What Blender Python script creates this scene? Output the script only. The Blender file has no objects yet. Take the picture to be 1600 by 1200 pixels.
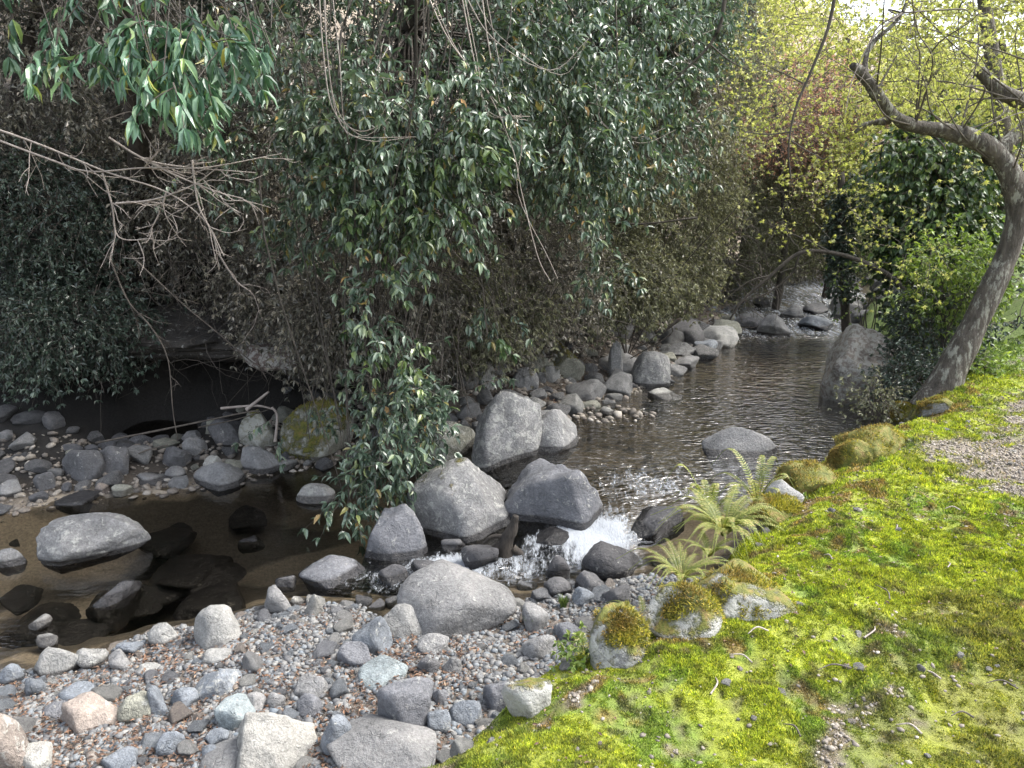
import bpy, bmesh, math, random
import numpy as np
from mathutils import Vector

# ------------------------------------------------------------------ camera, sky, sun, exposure
scene = bpy.context.scene
CAM_Z, PITCH, F = 1.6, math.radians(14.0), 1200.0
cam_d = bpy.data.cameras.new('camera'); cam = bpy.data.objects.new('camera', cam_d)
scene.collection.objects.link(cam); scene.camera = cam
cam.location = (0, 0, CAM_Z); cam.rotation_euler = (math.pi/2 - PITCH, 0, 0)
cam_d.sensor_width = 36; cam_d.lens = 27.0; cam_d.clip_start = .05; cam_d.clip_end = 600
SUN_EL, SUN_AZ = math.radians(52), math.radians(80)      # azimuth clockwise from +Y
world = bpy.data.worlds.new('World'); scene.world = world; world.use_nodes = True
wn = world.node_tree; bg = wn.nodes['Background']
sky = wn.nodes.new('ShaderNodeTexSky'); sky.sky_type = 'NISHITA'; sky.sun_disc = False
sky.sun_elevation = SUN_EL; sky.sun_rotation = SUN_AZ; sky.dust_density = 4; sky.air_density = 1.0; sky.ozone_density = 1.0
hs = wn.nodes.new('ShaderNodeHueSaturation'); hs.inputs['Saturation'].default_value = .42
wn.links.new(sky.outputs[0], hs.inputs['Color']); wn.links.new(hs.outputs[0], bg.inputs['Color'])
bg.inputs['Strength'].default_value = .15
sun_d = bpy.data.lights.new('sun', 'SUN'); sun_d.energy = 1.0; sun_d.angle = math.radians(30); sun_d.color = (1, .96, .88)
sun = bpy.data.objects.new('sun', sun_d); scene.collection.objects.link(sun)
sd = Vector((math.sin(SUN_AZ)*math.cos(SUN_EL), math.cos(SUN_AZ)*math.cos(SUN_EL), math.sin(SUN_EL)))
sun.rotation_euler = sd.to_track_quat('Z', 'Y').to_euler(); sun.location = sd*60
vs = scene.view_settings; vs.view_transform = 'Standard'; vs.look = 'None'; vs.exposure = 1.95; vs.gamma = 1; vs.use_curve_mapping = False
scene.cycles.use_denoising = True; scene.cycles.max_bounces = 6; scene.cycles.transparent_max_bounces = 10
scene.cycles.diffuse_bounces = 3; scene.cycles.glossy_bounces = 3; scene.cycles.transmission_bounces = 3
scene.cycles.sample_clamp_indirect = 6; scene.cycles.caustics_reflective = False; scene.cycles.caustics_refractive = False

C = scene.collection
rng = np.random.default_rng(7); random.seed(7)

# ------------------------------------------------------------------ maths helpers
def ray(px, py):
    a, b = (px-800)/F, (600-py)/F
    return np.array([a, math.cos(PITCH)+math.sin(PITCH)*b, -math.sin(PITCH)+math.cos(PITCH)*b])
def D(px, py, Y):                                        # the point of the place that lies Y metres ahead in that direction
    d = ray(px, py); t = Y/d[1]
    return np.array([0, 0, CAM_Z])+d*t
def to_px(p):
    v = p-np.array([0, 0, CAM_Z]); dep = v[..., 1]*math.cos(PITCH)-v[..., 2]*math.sin(PITCH)
    up = v[..., 1]*math.sin(PITCH)+v[..., 2]*math.cos(PITCH)
    return 800+F*v[..., 0]/dep, 600-F*up/dep, dep
def sm(a, b, x):
    t = np.clip((x-a)/(b-a), 0, 1); return t*t*(3-2*t)
def hash3(i, j, k, s):
    h = (i.astype(np.int64)*374761393+j.astype(np.int64)*668265263+k.astype(np.int64)*2147483647+s*974634777) & 0xffffffff
    h = ((h ^ (h >> 13))*1274126177) & 0xffffffff
    h = ((h ^ (h >> 16))*2246822519) & 0xffffffff
    return ((h ^ (h >> 15)) & 0xffffff)/float(0xffffff)
def vn(x, y, z=0.0, s=0):                                # value noise -1..1
    x, y, z = np.broadcast_arrays(np.asarray(x, float), np.asarray(y, float), np.asarray(z, float))
    i, j, k = np.floor(x), np.floor(y), np.floor(z)
    u, v, w = x-i, y-j, z-k
    u, v, w = u*u*(3-2*u), v*v*(3-2*v), w*w*(3-2*w)
    r = 0
    for a in (0, 1):
        for b in (0, 1):
            for c in (0, 1):
                r = r+hash3(i+a, j+b, k+c, s)*(u if a else 1-u)*(v if b else 1-v)*(w if c else 1-w)
    return r*2-1
def fbm(x, y, z=0.0, s=0, o=4):
    r, a, f = 0, 1, 1
    for q in range(o):
        r = r+a*vn(np.asarray(x)*f+q*17.3, np.asarray(y)*f+q*9.1, np.asarray(z)*f, s+q); a *= .5; f *= 2.03
    return r/2
def unit(v):
    return v/np.maximum(np.linalg.norm(v, axis=-1, keepdims=True), 1e-9)

# ------------------------------------------------------------------ object helpers
def mesh_np(name, V, faces, smooth=True):
    """faces: list of index arrays, each (n,3) or (n,4)"""
    me = bpy.data.meshes.new(name)
    V = np.asarray(V, np.float32).reshape(-1, 3)
    faces = [np.asarray(f, np.int32) for f in faces if len(f)]
    nl = sum(f.size for f in faces); npoly = sum(len(f) for f in faces)
    me.vertices.add(len(V)); me.vertices.foreach_set('co', V.ravel())
    me.loops.add(nl); me.polygons.add(npoly)
    me.loops.foreach_set('vertex_index', np.concatenate([f.ravel() for f in faces]))
    tot = np.concatenate([np.full(len(f), f.shape[1], np.int32) for f in faces])
    st = np.concatenate([[0], np.cumsum(tot)[:-1]]).astype(np.int32)
    me.polygons.foreach_set('loop_start', st); me.polygons.foreach_set('loop_total', tot)
    me.polygons.foreach_set('use_smooth', np.full(npoly, smooth, bool))
    me.update(calc_edges=True)
    return me
def link(name, me, mat=None, parent=None, loc=None):
    o = bpy.data.objects.new(name, me); C.objects.link(o)
    if mat and me and not me.materials: me.materials.append(mat)
    if parent: o.parent = parent
    if loc is not None: o.location = tuple(float(c) for c in loc)
    return o
def tag(o, label=None, cat=None, group=None, kind=None):
    if label: o['label'] = label
    if cat: o['category'] = cat
    if group: o['group'] = group
    if kind: o['kind'] = kind
    return o
def fattr(me, name, arr):
    a = me.attributes.new(name, 'FLOAT', 'POINT'); a.data.foreach_set('value', np.asarray(arr, np.float32).ravel())
def cattr(me, name, arr):
    a = me.attributes.new(name, 'FLOAT_COLOR', 'POINT')
    c = np.ones((len(arr), 4), np.float32); c[:, :3] = arr; a.data.foreach_set('color', c.ravel())

# ------------------------------------------------------------------ materials
def newmat(name):
    m = bpy.data.materials.new(name); m.use_nodes = True; m.node_tree.nodes.clear(); return m
class NT:
    def __init__(s, m): s.t = m.node_tree
    def n(s, ty, **kw):
        nd = s.t.nodes.new(ty)
        for k, v in kw.items():
            if k.startswith('i_'): nd.inputs[k[2:].replace('_', ' ')].default_value = v
            else: setattr(nd, k, v)
        return nd
    def l(s, a, b): s.t.links.new(a, b)
    def noise(s, vec, scale, detail=4, rough=.6, dist=0):
        nd = s.n('ShaderNodeTexNoise'); nd.inputs['Scale'].default_value = scale; nd.inputs['Detail'].default_value = detail
        nd.inputs['Roughness'].default_value = rough; nd.inputs['Distortion'].default_value = dist
        if vec: s.l(vec, nd.inputs['Vector'])
        return nd.outputs['Fac']
    def ramp(s, fac, stops):
        r = s.n('ShaderNodeValToRGB'); e = r.color_ramp.elements
        while len(e) < len(stops): e.new(.5)
        for q, (p, c) in enumerate(stops):
            e[q].position = p; e[q].color = (*c, 1) if len(c) == 3 else c
        s.l(fac, r.inputs[0]); return r.outputs[0]
    def mr(s, v, a, b, c=0, d=1):
        r = s.n('ShaderNodeMapRange'); s.l(v, r.inputs[0])
        for q, w in enumerate((a, b, c, d)): r.inputs[q+1].default_value = w
        return r.outputs[0]
    def mix(s, f, a, b, mode='MIX'):
        x = s.n('ShaderNodeMix', data_type='RGBA', blend_type=mode)
        for sock, v in ((x.inputs[0], f), (x.inputs[6], a), (x.inputs[7], b)):
            if hasattr(v, 'links'): s.l(v, sock)
            else: sock.default_value = v if not isinstance(v, tuple) else (*v, 1)
        return x.outputs[2]
    def m(s, op, a, b=0, clamp=False):
        x = s.n('ShaderNodeMath', operation=op); x.use_clamp = clamp
        for sock, v in ((x.inputs[0], a), (x.inputs[1], b)):
            if hasattr(v, 'links'): s.l(v, sock)
            else: sock.default_value = v
        return x.outputs[0]
    def bump(s, h, strength, dist=.01, nrm=None):
        b = s.n('ShaderNodeBump'); b.inputs['Strength'].default_value = strength; b.inputs['Distance'].default_value = dist
        s.l(h, b.inputs['Height'])
        if nrm: s.l(nrm, b.inputs['Normal'])
        return b.outputs[0]
    def out(s, sh):
        o = s.n('ShaderNodeOutputMaterial'); s.l(sh, o.inputs[0])

def leaf_mat(name, stops, rough=.4, trans=.25, tcol=None, spec=.5):
    m = newmat(name); t = NT(m)
    g = t.n('ShaderNodeNewGeometry')
    col = t.ramp(g.outputs['Random Per Island'], stops)
    geo = t.n('ShaderNodeTexCoord')
    nz = t.noise(geo.outputs['Object'], 1.7, 2)
    col = t.mix(1.0, col, t.ramp(nz, [(.3, (.72,)*3), (.7, (1.2,)*3)]), 'MULTIPLY')
    p = t.n('ShaderNodeBsdfPrincipled'); t.l(col, p.inputs['Base Color']); p.inputs['Roughness'].default_value = rough
    p.inputs['Specular IOR Level'].default_value = spec
    tr = t.n('ShaderNodeBsdfTranslucent')
    t.l(t.mix(1.0, col, tcol or (1.5, 1.6, .7), 'MULTIPLY'), tr.inputs[0])
    mx = t.n('ShaderNodeMixShader'); mx.inputs[0].default_value = trans
    t.l(p.outputs[0], mx.inputs[1]); t.l(tr.outputs[0], mx.inputs[2]); t.out(mx.outputs[0])
    return m

def bark_mat(name, a, b, lichen=None, scale=18, amount=.5, bumpd=.02):
    m = newmat(name); t = NT(m)
    tc = t.n('ShaderNodeTexCoord').outputs['Object']
    mp = t.n('ShaderNodeMapping'); mp.inputs['Scale'].default_value = (1, 1, .3); t.l(tc, mp.inputs[0])
    n1 = t.noise(mp.outputs[0], scale, 6, .7)
    col = t.ramp(n1, [(.3, a), (.7, b)])
    if lichen:
        n2 = t.noise(mp.outputs[0], scale*.9, 6, .75)
        col = t.mix(t.mr(n2, .64-amount*.2, .72-amount*.2), col, lichen)
    p = t.n('ShaderNodeBsdfPrincipled'); t.l(col, p.inputs['Base Color']); p.inputs['Roughness'].default_value = .85
    t.l(t.bump(n1, 1.0, bumpd), p.inputs['Normal']); t.out(p.outputs[0])
    return m

def rock_material():
    m = newmat('rock'); t = NT(m)
    oi = t.n('ShaderNodeObjectInfo'); tc = t.n('ShaderNodeTexCoord').outputs['Object']
    ofs = t.n('ShaderNodeVectorMath', operation='ADD'); t.l(tc, ofs.inputs[0]); 
    cmb = t.n('ShaderNodeCombineXYZ'); t.l(t.m('MULTIPLY', oi.outputs['Random'], 37.0), cmb.inputs[0]); t.l(t.m('MULTIPLY', oi.outputs['Random'], 11.0), cmb.inputs[2])
    t.l(cmb.outputs[0], ofs.inputs[1]); v = ofs.outputs[0]
    n1 = t.noise(v, 3.2, 6, .66, .6); n2 = t.noise(v, 55, 4, .7); n3 = t.noise(v, 16, 6, .75, .4)
    col = t.mix(1.0, oi.outputs['Color'], t.ramp(n1, [(.3, (.6, .6, .6)), (.5, (.95, .95, .95)), (.72, (1.35, 1.32, 1.28))]), 'MULTIPLY')
    col = t.mix(1.0, col, t.ramp(n2, [(.32, (.75,)*3), (.5, (1,)*3), (.68, (1.25,)*3)]), 'MULTIPLY')
    vo = t.n('ShaderNodeTexVoronoi', feature='DISTANCE_TO_EDGE'); vo.inputs['Scale'].default_value = 3.1
    wv = t.n('ShaderNodeVectorMath', operation='ADD'); t.l(v, wv.inputs[0]); wn_ = t.n('ShaderNodeTexNoise'); wn_.inputs['Scale'].default_value = 4; wn_.inputs['Detail'].default_value = 5; t.l(v, wn_.inputs['Vector']); t.l(wn_.outputs['Color'], wv.inputs[1]); t.l(wv.outputs[0], vo.inputs['Vector'])
    crack = t.mr(vo.outputs['Distance'], .0, .018, 0, 1)
    crk = t.m('MAXIMUM', crack, t.mr(n1, .44, .56, 0, 1))
    col = t.mix(t.mr(crk, 0, 1, .22, 0), col, t.mix(1.0, col, (.35, .33, .31), 'MULTIPLY'))
    n5 = t.noise(v, 160, 3, .8); col = t.mix(1.0, col, t.ramp(n5, [(.33, (.82,)*3), (.5, (1,)*3), (.66, (1.2,)*3)]), 'MULTIPLY')
    # pale lichen blotches, amount per stone
    li = t.n('ShaderNodeAttribute', attribute_type='OBJECT', attribute_name='lichen').outputs['Fac']
    lf = t.mr(t.m('ADD', n3, t.m('MULTIPLY', li, .25)), .60, .66)
    col = t.mix(t.m('MULTIPLY', lf, .75), col, (.42, .42, .39))
    # wet part
    wet = t.n('ShaderNodeAttribute', attribute_name='wet').outputs['Fac']
    wetf = t.m('MULTIPLY', t.mr(t.m('ADD', wet, t.m('MULTIPLY', n1, .25)), .5, .7), 1.0, True)
    col = t.mix(wetf, col, t.mix(1.0, col, (.27, .26, .26), 'MULTIPLY'))
    # moss on upward faces, amount per stone
    g = t.n('ShaderNodeNewGeometry'); sx = t.n('ShaderNodeSeparateXYZ'); t.l(g.outputs['Normal'], sx.inputs[0])
    mo = t.n('ShaderNodeAttribute', attribute_type='OBJECT', attribute_name='mossy').outputs['Fac']
    n4 = t.noise(v, 9, 5, .7)
    mf = t.m('ADD', t.m('MULTIPLY', sx.outputs[2], .35), t.m('ADD', t.m('MULTIPLY', n4, .9), t.m('SUBTRACT', mo, 1.0)))
    mf = t.m('MULTIPLY', t.mr(mf, .0, .12), t.mr(mo, .01, .1), True)
    mossc = t.ramp(t.noise(v, 25, 4, .7), [(.3, (.07, .08, .015)), (.45, (.13, .14, .025)), (.55, (.18, .16, .035)), (.7, (.20, .13, .05))])
    col = t.mix(mf, col, mossc)
    p = t.n('ShaderNodeBsdfPrincipled'); t.l(col, p.inputs['Base Color'])
    t.l(t.m('SUBTRACT', .8, t.m('MULTIPLY', wetf, .55)), p.inputs['Roughness'])
    hgt = t.m('ADD', t.m('MULTIPLY', n3, .9), t.m('ADD', t.m('MULTIPLY', n2, .5), t.m('ADD', t.m('MULTIPLY', mf, 1.2), t.m('MULTIPLY', crk, .2))))
    t.l(t.bump(hgt, 1.0, .022), p.inputs['Normal']); t.out(p.outputs[0])
    return m

def pebble_material(name, stops, rough=.75):
    m = newmat(name); t = NT(m)
    g = t.n('ShaderNodeNewGeometry'); tc = t.n('ShaderNodeTexCoord').outputs['Object']
    col = t.ramp(g.outputs['Random Per Island'], stops)
    n = t.noise(tc, 120, 3)
    col = t.mix(1.0, col, t.ramp(n, [(.3, (.7,)*3), (.7, (1.25,)*3)]), 'MULTIPLY')
    p = t.n('ShaderNodeBsdfPrincipled'); t.l(col, p.inputs['Base Color']); p.inputs['Roughness'].default_value = rough
    t.out(p.outputs[0]); return m

def vcol_mat(name, scale=60, rough=.9, bd=.012, trans=0, isl=False):
    m = newmat(name); t = NT(m)
    col = t.n('ShaderNodeAttribute', attribute_name='col').outputs['Color']
    tc = t.n('ShaderNodeTexCoord').outputs['Object']
    n = t.noise(tc, scale, 6, .75); n2 = t.noise(tc, scale*4, 3, .7)
    col = t.mix(1.0, col, t.ramp(n, [(.28, (.5,)*3), (.5, (1,)*3), (.72, (1.5,)*3)]), 'MULTIPLY')
    if isl:
        g = t.n('ShaderNodeNewGeometry')
        col = t.mix(1.0, col, t.ramp(g.outputs['Random Per Island'], [(0, (.25, .32, .25)), (.5, (.95, 1, .9)), (.85, (1.5, 1.4, 1.2)), (1, (2.1, 1.7, 1.4))]), 'MULTIPLY')
    p = t.n('ShaderNodeBsdfPrincipled'); t.l(col, p.inputs['Base Color']); p.inputs['Roughness'].default_value = rough
    if not isl: t.l(t.bump(t.m('ADD', n, t.m('MULTIPLY', n2, .4)), 1.0, bd), p.inputs['Normal'])
    sh = p.outputs[0]
    if trans:
        tr = t.n('ShaderNodeBsdfTranslucent'); t.l(t.mix(1.0, col, (1.3, 1.4, .8), 'MULTIPLY'), tr.inputs[0])
        mx = t.n('ShaderNodeMixShader'); mx.inputs[0].default_value = trans; t.l(sh, mx.inputs[1]); t.l(tr.outputs[0], mx.inputs[2]); sh = mx.outputs[0]
    t.out(sh); return m

def water_material():
    m = newmat('stream_water'); t = NT(m)
    tc = t.n('ShaderNodeTexCoord').outputs['Object']
    foam = t.n('ShaderNodeAttribute', attribute_name='foam').outputs['Fac']
    rip = t.n('ShaderNodeAttribute', attribute_name='ripple').outputs['Fac']
    mp = t.n('ShaderNodeMapping'); mp.inputs['Scale'].default_value = (1.0, 2.3, 1); mp.inputs['Rotation'].default_value = (0, 0, .35); t.l(tc, mp.inputs[0])
    n1 = t.noise(mp.outputs[0], 4.5, 2, .5, .6); n2 = t.noise(mp.outputs[0], 12, 1, .5, .4); n3 = t.noise(tc, 1.8, 2)
    n4 = t.noise(mp.outputs[0], 38, 2, .5, .3)
    h = t.m('ADD', t.m('MULTIPLY', n1, .6), t.m('ADD', t.m('ADD', t.m('MULTIPLY', n2, .38), t.m('MULTIPLY', n4, .015)), t.m('MULTIPLY', n3, .5)))
    h = t.m('MULTIPLY', h, rip)
    nrm = t.bump(h, 1.0, .085)
    gl = t.n('ShaderNodeBsdfGlossy'); gl.inputs['Roughness'].default_value = .06; t.l(nrm, gl.inputs['Normal'])
    tr = t.n('ShaderNodeBsdfTransparent'); tr.inputs[0].default_value = (.84, .81, .74, 1)
    fr = t.n('ShaderNodeFresnel'); fr.inputs['IOR'].default_value = 1.5; t.l(nrm, fr.inputs['Normal'])
    mx = t.n('ShaderNodeMixShader'); t.l(t.m('MULTIPLY', fr.outputs[0], t.mr(rip, .1, .6, 1.0, 3.0), True), mx.inputs[0]); t.l(tr.outputs[0], mx.inputs[1]); t.l(gl.outputs[0], mx.inputs[2])
    mf = t.n('ShaderNodeMapping'); mf.inputs['Scale'].default_value = (2.2, .6, 1); mf.inputs['Rotation'].default_value = (0, 0, -.7); t.l(tc, mf.inputs[0])
    fn = t.noise(mf.outputs[0], 30, 5, .75, .8); fn2 = t.noise(mf.outputs[0], 7, 3, .6, .6)
    ff = t.m('MULTIPLY', t.mr(t.m('ADD', t.m('ADD', t.m('MULTIPLY', fn, .6), t.m('MULTIPLY', fn2, .4)), t.m('MULTIPLY', foam, .55)), .66, .84), .93, True)
    fd = t.n('ShaderNodeBsdfPrincipled'); fd.inputs['Base Color'].default_value = (.52, .56, .61, 1); fd.inputs['Roughness'].default_value = .4
    t.l(t.bump(fn, 1.0, .03), fd.inputs['Normal'])
    m2 = t.n('ShaderNodeMixShader'); t.l(ff, m2.inputs[0]); t.l(mx.outputs[0], m2.inputs[1]); t.l(fd.outputs[0], m2.inputs[2])
    t.out(m2.outputs[0]); return m

M = dict(
    rock=rock_material(),
    gravel=pebble_material('gravel', [(0, (.07, .07, .075)), (.3, (.14, .145, .15)), (.6, (.215, .21, .20)), (.8, (.14, .165, .19)), (.95, (.25, .245, .23)), (1, (.16, .125, .10))]),
    litter=pebble_material('leaf_litter', [(0, (.05, .03, .022)), (.4, (.13, .08, .055)), (.7, (.21, .14, .10)), (.95, (.22, .12, .07)), (1, (.32, .27, .20))], .8),
    gravel_dull=pebble_material('gravel_dull', [(0, (.10, .09, .08)), (.4, (.19, .165, .14)), (.8, (.27, .24, .20)), (1, (.38, .35, .31))]),
    ground=vcol_mat('ground', 45), moss=vcol_mat('moss', 30, .85, 0, .25, True), water=water_material(),
    leaf_big=leaf_mat('leaf_big', [(0, (.05, .11, .07)), (.5, (.10, .19, .12)), (.85, (.16, .27, .16)), (.94, (.22, .30, .09)), (1, (.42, .36, .08))], .36, .2, (1, 1.3, .8), .8),
    leaf_mid=leaf_mat('leaf_mid', [(0, (.045, .075, .05)), (.45, (.10, .15, .10)), (.85, (.19, .25, .175)), (.97, (.24, .28, .10)), (1, (.45, .25, .09))], .30, .15, (1, 1.3, .8), .8),
    leaf_dark=leaf_mat('leaf_dark', [(0, (.025, .04, .03)), (.6, (.055, .085, .06)), (1, (.12, .155, .12))], .35, .1, None, .7),
    leaf_dull=leaf_mat('leaf_dull', [(0, (.07, .07, .055)), (.4, (.16, .155, .125)), (.75, (.25, .24, .185)), (.93, (.32, .28, .22)), (1, (.45, .42, .36))], .34, .2, (1.1, 1.1, .9), .8),
    leaf_ivy=leaf_mat('leaf_ivy', [(0, (.03, .06, .03)), (.5, (.07, .12, .05)), (.85, (.13, .20, .07)), (1, (.26, .32, .10))], .35, .15, None, .7),
    leaf_olive=leaf_mat('leaf_olive', [(0, (.09, .095, .065)), (.5, (.19, .20, .125)), (1, (.34, .34, .22))], .4, .3, (1.2, 1.2, .8)),
    leaf_fresh=leaf_mat('leaf_fresh', [(0, (.26, .30, .06)), (.5, (.42, .46, .12)), (1, (.58, .56, .22))], .5, .5, (1.25, 1.25, 1)),
    leaf_green=leaf_mat('leaf_green', [(0, (.07, .12, .03)), (.5, (.15, .22, .055)), (1, (.28, .34, .10))], .45, .35),
    leaf_red=leaf_mat('leaf_red', [(0, (.28, .18, .14)), (.5, (.44, .28, .22)), (1, (.56, .42, .32))], .6, .4, (1.3, 1.1, .9)),
    fern=leaf_mat('fern', [(0, (.13, .17, .04)), (.5, (.28, .31, .08)), (.88, (.42, .39, .15)), (1, (.38, .25, .10))], .5, .35),
    bark=bark_mat('bark', (.02, .017, .014), (.10, .085, .07)),
    bark_maple=bark_mat('bark_maple', (.03, .026, .022), (.15, .13, .11), (.30, .30, .26), 20, .6, .06),
    twig=bark_mat('twig', (.05, .042, .036), (.15, .13, .11)),
    twig_pale=bark_mat('twig_pale', (.24, .20, .18), (.45, .40, .36)),
    wood_dark=bark_mat('wood_dark', (.012, .010, .009), (.06, .05, .04)),
)

# ------------------------------------------------------------------ the lie of the land
RB = np.array([(-2.7, -8), (-1.9, -1), (-.82, 1.1), (-.40, 1.92), (-.06, 2.28), (.16, 2.52), (.46, 2.79), (.94, 3.33), (1.61, 4.24), (2.43, 5.28), (3.25, 5.95), (3.75, 6.9), (4.1, 8.5), (5.3, 11.5), (7.0, 14.5), (8.2, 18), (10, 25), (15, 34), (60, 60), (80, -8)])
LB = np.array([(-60, 2), (-14, 3.6), (-6, 5.2), (-3.75, 6.0), (-2.8, 6.3), (-2.15, 6.8), (-1.5, 7.15), (-.8, 7.1), (0, 7.3), (.67, 7.8), (1.3, 8.6), (1.9, 9.2), (2.8, 11.0), (3.6, 13), (4.4, 16), (5.6, 20), (8, 26), (13, 36), (50, 90), (-60, 90)])
SB = np.array([(-30, -8), (-30, -1), (-8, 1.6), (-4.5, 2.9), (-2.77, 3.62), (-2.29, 3.87), (-1.84, 4.2), (-1.32, 4.42), (-.95, 4.3), (-.7, 4.15), (.04, 4.25), (.45, 4.35), (.9, 4.45), (1.6, 4.3), (1.5, -8)])
def sdist(P, poly):
    x, y = P[:, 0], P[:, 1]; best = np.full(len(P), 1e9); ins = np.zeros(len(P), bool); n = len(poly)
    for q in range(n):
        a, b = poly[q], poly[(q+1) % n]; e = b-a
        t = np.clip(((x-a[0])*e[0]+(y-a[1])*e[1])/(e@e), 0, 1)
        best = np.minimum(best, (x-a[0]-t*e[0])**2+(y-a[1]-t*e[1])**2)
        c = ((a[1] > y) != (b[1] > y)) & (x < (b[0]-a[0])*(y-a[1])/(b[1]-a[1]+1e-12)+a[0]); ins ^= c
    d = np.sqrt(best); return np.where(ins, d, -d)
WC = np.array([(-6, 4, -.92), (-3.5, 4.6, -.92), (-2.2, 5.6, -.92), (-1.3, 5.6, -.92), (-1.3, 6.4, -.92), (-1.4, 4.7, -.92), (-.95, 4.7, -.91), (-.5, 4.6, -.87), (0, 4.6, -.83), (.35, 4.6, -.80), (.55, 4.72, -.78), (.55, 4.95, -.72), (.7, 5.1, -.665), (.85, 5.3, -.625), (1.0, 5.6, -.605), (1.6, 5.2, -.61), (1.5, 6.2, -.6), (.6, 6.2, -.6), (.3, 7, -.6), (1, 7.4, -.6), (2.4, 7.4, -.6), (2.6, 6.2, -.6), (2.5, 9, -.6), (3.5, 11, -.6), (-2.2, 3.0, -.92), (-.5, 3, -.88), (.3, 3.6, -.86)])
def water_z(x, y):
    x, y = np.broadcast_arrays(x, y); num = 0; den = 0
    for a, b, c in WC:
        w = 1/(((x-a)**2+(y-b)**2)+.004)**2.2; num = num+w*c; den = den+w
    w = num/den
    k = sm(7, 10, y); w = w*(1-k)-.6*k
    return w+np.clip(y-11.8, 0, 40)*.065*sm(11.5, 13, y)
def terrain(x, y, full=False):
    x = np.asarray(x, float).ravel(); y = np.asarray(y, float).ravel(); P = np.stack([x, y], 1)
    wob = .10*vn(x*1.7, y*1.7, 0, 3)+.05*vn(x*5, y*5, 0, 4)
    dR = sdist(P, RB)+wob*.7; dL = sdist(P, LB)+wob*1.3; dS = sdist(P, SB)+wob
    W = water_z(x, y)
    din = np.minimum(np.minimum(-dR-.15, -dL), -dS)
    bed = W-.34*sm(0, .9, din)-.10*np.clip(vn(x*1.4, y*2.2, 0, 9), 0, 1)*sm(.1, .6, din)
    bar = W+np.clip(.16*dS, 0, .15)+.03*vn(x*2.2, y*2.2, 0, 6)*sm(.1, .5, dS)
    z = np.where(dS > 0, bar, np.where(dL > 0, W, bed))
    far = np.clip(dL, 0, None)
    wl = sm(-1.0, -2.0, x)*sm(14, 9, y)
    rl = .06*np.clip(far, 0, 1)+.12*sm(.2, 1.6, far)+1.15*sm(2.1, 2.5, far)+.72*np.clip(far-2.6, 0, None)
    rr = .10*np.clip(far, 0, .6)+.62*np.clip(far-.45, 0, None)
    rise = rl*wl+rr*(1-wl)
    rise = rise+(.35*vn(x*.8, y*.8, 0, 12)+.16*vn(x*2.3, y*2.3, 0, 13))*sm(.3, 2.0, far)
    z = np.where(dL > 0, W+np.minimum(rise, 10+.1*rise), z)
    hillR = .55*np.clip(dR-1.0, 0, None)*sm(8.4, 10.5, y+.55*(x-4))*sm(6.8, 8.2, y)
    zR = -.16*np.exp(-(np.clip(dR, 0, None)/.22)**2)+.035*vn(x*1.9, y*1.9, 0, 21)+.022*vn(x*5, y*5, 0, 22)+.014*vn(x*10, y*10, 0, 23)+np.minimum(hillR, 9)
    zR = zR+.02*sm(7, 9, y)
    k = sm(-.26, .06, dR)
    z = z*(1-k)+zR*k
    z = z+.008*vn(x*14, y*14, 0, 31)+.006*vn(x*31, y*31, 0, 32)*(k > .5)
    back = sm(34, 60, y)*9; z = z+back
    if full: return z, dR, dL, dS, W
    return z
def surf(x, y):                                         # what a stone stands on: land or water
    z, dR, dL, dS, W = terrain(x, y, True); return np.maximum(z, W)
def hit(px, py, water=True):
    d = ray(px, py); ts = np.concatenate([np.arange(1.2, 12, .02), np.arange(12, 40, .1)])
    X, Y, Z = d[0]*ts, d[1]*ts, CAM_Z+d[2]*ts
    s = surf(X, Y) if water else terrain(X, Y)
    b = np.nonzero(Z < s)[0]
    if not len(b): return D(px, py, 25.0)
    i = b[0]; return np.array([X[i], Y[i], s[i]])

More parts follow.
